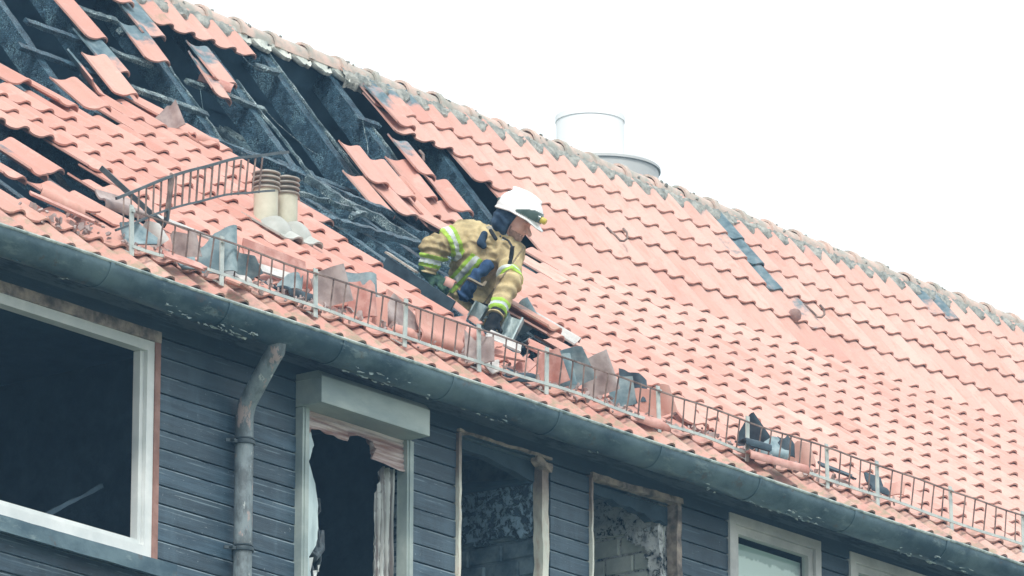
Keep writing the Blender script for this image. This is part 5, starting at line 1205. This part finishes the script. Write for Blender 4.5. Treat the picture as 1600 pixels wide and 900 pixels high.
def boots(P):
    d = 9.
    for f_ in (ftR, ftL): d = np.minimum(d, smin(cap(P, f_, f_+np.array([0, -.07, .02]), .062, .055), cap(P, f_+np.array([0, -.10, -.02]), f_+np.array([.06, -.13, .16]), .05, .045), .03))
    return d
tv, tf = surface(boots, (-.25, -1.15, -.35), (.35, -.75, .35), .012); fig('boots', tv, tf, BLACK, per, 75)
# --- hood round the neck and cheeks
def hood(P):
    d = smin(ell(P, H(-.035, -.015, 0), (.104, .128, .098), HM), cap(P, H(-.02, -.07, 0), neck+np.array([.0, -.0, 0]), .070, .085), .03)
    q = (P-hd)@HM
    return np.maximum(d+.003*np.sin(q[:, 1]*110+vnoise(P, 14, 5)*4), q[:, 0]-.012-.010*np.sin(q[:, 1]*20))
v_, f_ = surface(hood, hd-.24, hd+.18, .0065); fig('neck_hood', v_, f_, NAVY, per, 75)
def coll(P):
    c0, c1 = J(786, 380, .19), J(781, 350, .15); d = cap(P, c0, c1, .082, .092); i_ = cap(P, c0, c1, .070, .080)
    ax = (c1-c0)/np.linalg.norm(c1-c0); t = (P-c0)@ax
    return np.maximum(np.maximum(d, -i_), np.maximum(-t-.01, t-.10-.02*np.sin(P[:, 0]*30)))+.002*vnoise(P, 30, 3)
v_, f_ = surface(coll, J(782, 366, .17)-.2, J(782, 366, .17)+.2, .006); fig('collar_lining', v_, f_, COLLAR, per, 75)
# --- helmet
hc = H(.0, .055, 0)
def helm(P):
    q = (P-hc)@HM
    o_ = ell(P, H(-.002, .062, 0), (.150, .128, .124), HM)
    low = .0-.10*np.clip(-q[:, 0]-.02, 0, 1)*2-.02*np.clip(q[:, 0], 0, 1)          # rim line, lower at the back
    shell = np.maximum(np.abs(o_+.004)-.005, -(q[:, 1]-low+.012))
    rim = np.maximum(np.abs(q[:, 1]-low+.010+.25*np.clip(q[:, 0]-.10, 0, 1))-.005, ell(P, H(.016, .045, 0), (.170, .40, .134), HM))
    rim = np.maximum(rim, -(ell(P, H(-.002, .062, 0), (.142, .120, .116), HM)))
    comb = ell(P, H(-.01, .175, 0), (.11, .020, .016), HM)
    return smin(smin(shell, rim, .012), comb, .02)
v_, f_ = surface(helm, hc-.23, hc+.23, .0055); hl = fig('helmet', v_, f_, HELM, per, 75)
hn = np.array([v.normal[:] for v in hl.data.vertices])@AX.T; hcn = (v_[f_].mean(1)-hc)@HM
def hpatch(name, mask, mat, off):
    q = f_[mask]; us, inv = np.unique(q, return_inverse=True); inv = inv.reshape(q.shape); n_ = len(us); ed = {}
    for a in inv:
        for i in range(4): ed[(a[i], a[(i+1) % 4])] = 1
    return fig(name, np.concatenate([v_[us]+hn[us]*off, v_[us]]), [tuple(a) for a in inv]+[(b, a, a+n_, b+n_) for (a, b) in ed if (b, a) not in ed], mat, hl, 60)
x_, y_ = hcn[:, 0], hcn[:, 1]; side = np.linalg.norm(hcn*np.array([1, 1.2, 1.2]), axis=1) > .12
fnz = np.array([p.normal[:] for p in hl.data.polygons])@AX.T
hpatch('visor', side & (x_ > .012) & (y_ > .004) & (y_ < .016+.52*(x_-.012)) & (y_ < .062) & ((fnz@hu) < .75), VISOR, .005)
mb = MB(); W_ = lambda p: V(toW([p])[0])
lp = hc+hf*.150+hu*.030+hs*.03
mb.lathe([(.001, -.03), (.017, -.03), (.020, -.01), (.020, .012), (.016, .018), (.001, .016)], W_(lp+hf*.02), 16, V(tuple(hf@AX))); mb.build('helmet_lamp', YELL, hl, ang=40)
mb = MB(); mb.lathe([(.001, -.02), (.026, -.018), (.026, .006), (.001, .010)], W_(lp-hf*.005), 14, V(tuple(hf@AX))); mb.beam(W_(lp-hu*.012), W_(lp-hf*.06+hs*.045-hu*.012), .02, .02); mb.build('lamp_holder', VISOR, hl, ang=40)
# ratchet box at the back of the shell
mb = MB(); mb.lathe([(.001, -.008), (.020, -.006), (.020, .006), (.001, .008)], W_(hc-hf*.135+hu*.02+hs*.04), 12); mb.build('helmet_buckle', VISOR, hl)
# --- gloves with five fingers
def glove(name, lab, wr, ha, palmdir, fdir, side_, mat, curl):
    wr, ha = np.array(wr), np.array(ha); f = np.array(fdir, float); f /= np.linalg.norm(f); n_ = np.array(palmdir, float); n_ -= f*(n_@f); n_ /= np.linalg.norm(n_); s_ = np.cross(f, n_)*side_
    base = wr+(ha-wr)*.35
    def g_(P):
        d = cap(P, wr-(ha-wr)*.25, base, .046, .040)                    # gauntlet
        pc = base+f*.045; d = smin(d, ell(P, pc, (.050, .024, .043), np.stack([f, n_, s_], 1)), .02)
        for k, (o_, L, c_) in enumerate(((-.033, .050, 1.1), (-.011, .058, 1.0), (.011, .055, 1.0), (.032, .044, 1.15))):
            k0 = pc+f*.038+s_*o_; a1 = curl*c_*.6; d1 = f*math.cos(a1)+n_*math.sin(a1); k1 = k0+d1*L*.62
            a2 = a1+curl*c_*.9; d2 = f*math.cos(a2)+n_*math.sin(a2); k2 = k1+d2*L*.5; a3 = a2+curl*.5; d3 = f*math.cos(a3)+n_*math.sin(a3); k3 = k2+d3*L*.38
            fg = smin(cap(P, k0, k1, .0125, .012), smin(cap(P, k1, k2, .012, .0112), cap(P, k2, k3, .0112, .0095), .004), .004); d = smin(d, fg, .007)
        t0 = pc-f*.018-s_*.036; t1 = t0-s_*.028+f*.022+n_*.014; t2 = t1+f*.030+n_*.018-s_*.002; d = smin(d, smin(cap(P, t0, t1, .016, .0135), cap(P, t1, t2, .0135, .011), .005), .010)
        return d-.0015*vnoise(P, 70, 3)
    v1, f1 = surface(g_, ha-.18, ha+.18, .0050); o = fig(name, v1, f1, mat, per, 75); return o
glove('glove', '', wrR, haR, (.15, -.75, -.5), (.80, -.50, .25), 1, GREENG, .75)
glove('glove', '', wrL, haL, (-.1, -.5, -.7), (-.35, -.75, .35), -1, BLACK, .55)
# --- things hanging on the coat
def blob(name, fn, c, rr, mat, h=.006, parent=None): v1, f1 = surface(fn, np.array(c)-rr, np.array(c)+rr, h); return fig(name, v1, f1, mat, parent or jk, 75)
gp = J(748, 428, .30); g1, g2 = J(756, 418, .30), J(733, 455, .26)
blob('hanging_gloves', lambda P: smin(smin(cap(P, J(762, 416, .29), J(742, 432, .31), .036, .034), cap(P, J(742, 438, .30), J(727, 460, .24), .036, .045), .012), cap(P, J(750, 425, .32), J(738, 448, .30), .02, .02), .01)
     -.006*np.sin(P[:, 0]*70+P[:, 1]*40+vnoise(P, 16, 2)*5)-.004*vnoise(P, 40, 5), gp, .24, BLUEG, .006)
mb = MB(); mb.beam(W_(J(731, 435, .35)), W_(J(754, 447, .33)), .035, .012, n=5, rough=.003); mb.beam(W_(J(754, 447, .33)), W_(J(759, 440, .31)), .03, .012, n=3, rough=.003); mb.build('glove_strap', simple('brown_strap', (.20, .16, .11), (.32, .27, .20), 14), jk)
blob('radio_microphone', lambda P: smin(cap(P, J(757, 366, .26), J(752, 379, .26), .022, .026), cap(P, J(752, 379, .27), J(756, 384, .27), .024, .02), .01), J(755, 373, .26), .09, NAVY, .005)
blob('shoulder_strap', lambda P: np.maximum(np.abs(jacket(P)-.004)-.006, np.abs((P-J(772, 368, .2))@np.array([.80, .60, 0])-.0)-.013+0*P[:, 0]) if False else cap(P, J(767, 360, .27), J(775, 373, .29), .012, .012, (1, 1, .7)), J(771, 367, .28), .07, BLACK, .005)
mb = MB(); pts = []
for i in range(150):
    u = i/149; a, b, c = np.array([J(801, 385, .34), J(799, 408, .40), J(794, 424, .42)]); p = (a*(1-u)**2+2*b*u*(1-u)+c*u*u); an = i*.9
    pts.append(W_(p+np.array([math.cos(an)*.011, 0, math.sin(an)*.011])))
mb.tube(pts, .0042, 5); mb.build('coiled_cord', BLACK, jk)
mb = MB(); mb.tube([W_(J(786, 371, .30)), W_(J(795, 376, .33)), W_(J(801, 386, .35))], .007, 6); mb.beam(W_(J(794, 424, .42)), W_(J(784, 436, .42)), .012, .01); mb.build('clip_strap', BLACK, jk)
mb = MB(); mb.box((-.024, -.016, 0), (.024, .016, .006), Matrix(((1, 0, 0, 0), (0, 1, 0, 0), (0, 0, 1, 0), (0, 0, 0, 1)))); 
q = [np.array([J(787, 424, .40)])[0]+np.array([x*.9+y*.3, y*.9-x*.3, z*1.]) for x, y, z in mb.v]; fig('badge', np.array(q), np.array(mb.f), BLUEG, jk, 30)
# glove-cuff stripe and belt strap catching light at the waist
mb = MB(); mb.beam(W_(J(716, 455, .13)), W_(J(742, 475, .22)), .03, .02, n=8, rough=.004); mb.beam(W_(J(742, 475, .22)), W_(J(768, 480, .2)), .03, .02, n=8, rough=.004); mb.build('waist_belt', BLACK, jk)
# ------------------------------------------------------------------ thin blue haze volume added to lift the darks
hz = MB(); hz.box((-45, -40, -1), (30, 30, 18.5)); h = build('added_haze', hz.v, hz.f, None, smooth=False); tag(h, kind='stuff')
m = bpy.data.materials.new('added_haze'); m.use_nodes = True; nt_ = m.node_tree; nt_.nodes.clear()
pv = nt_.nodes.new('ShaderNodeVolumePrincipled'); pv.inputs['Color'].default_value = (.34, .64, 1.0, 1); pv.inputs['Density'].default_value = .0013; pv.inputs['Anisotropy'].default_value = 0
oo = nt_.nodes.new('ShaderNodeOutputMaterial'); nt_.links.new(pv.outputs[0], oo.inputs['Volume']); h.data.materials.clear(); h.data.materials.append(m)
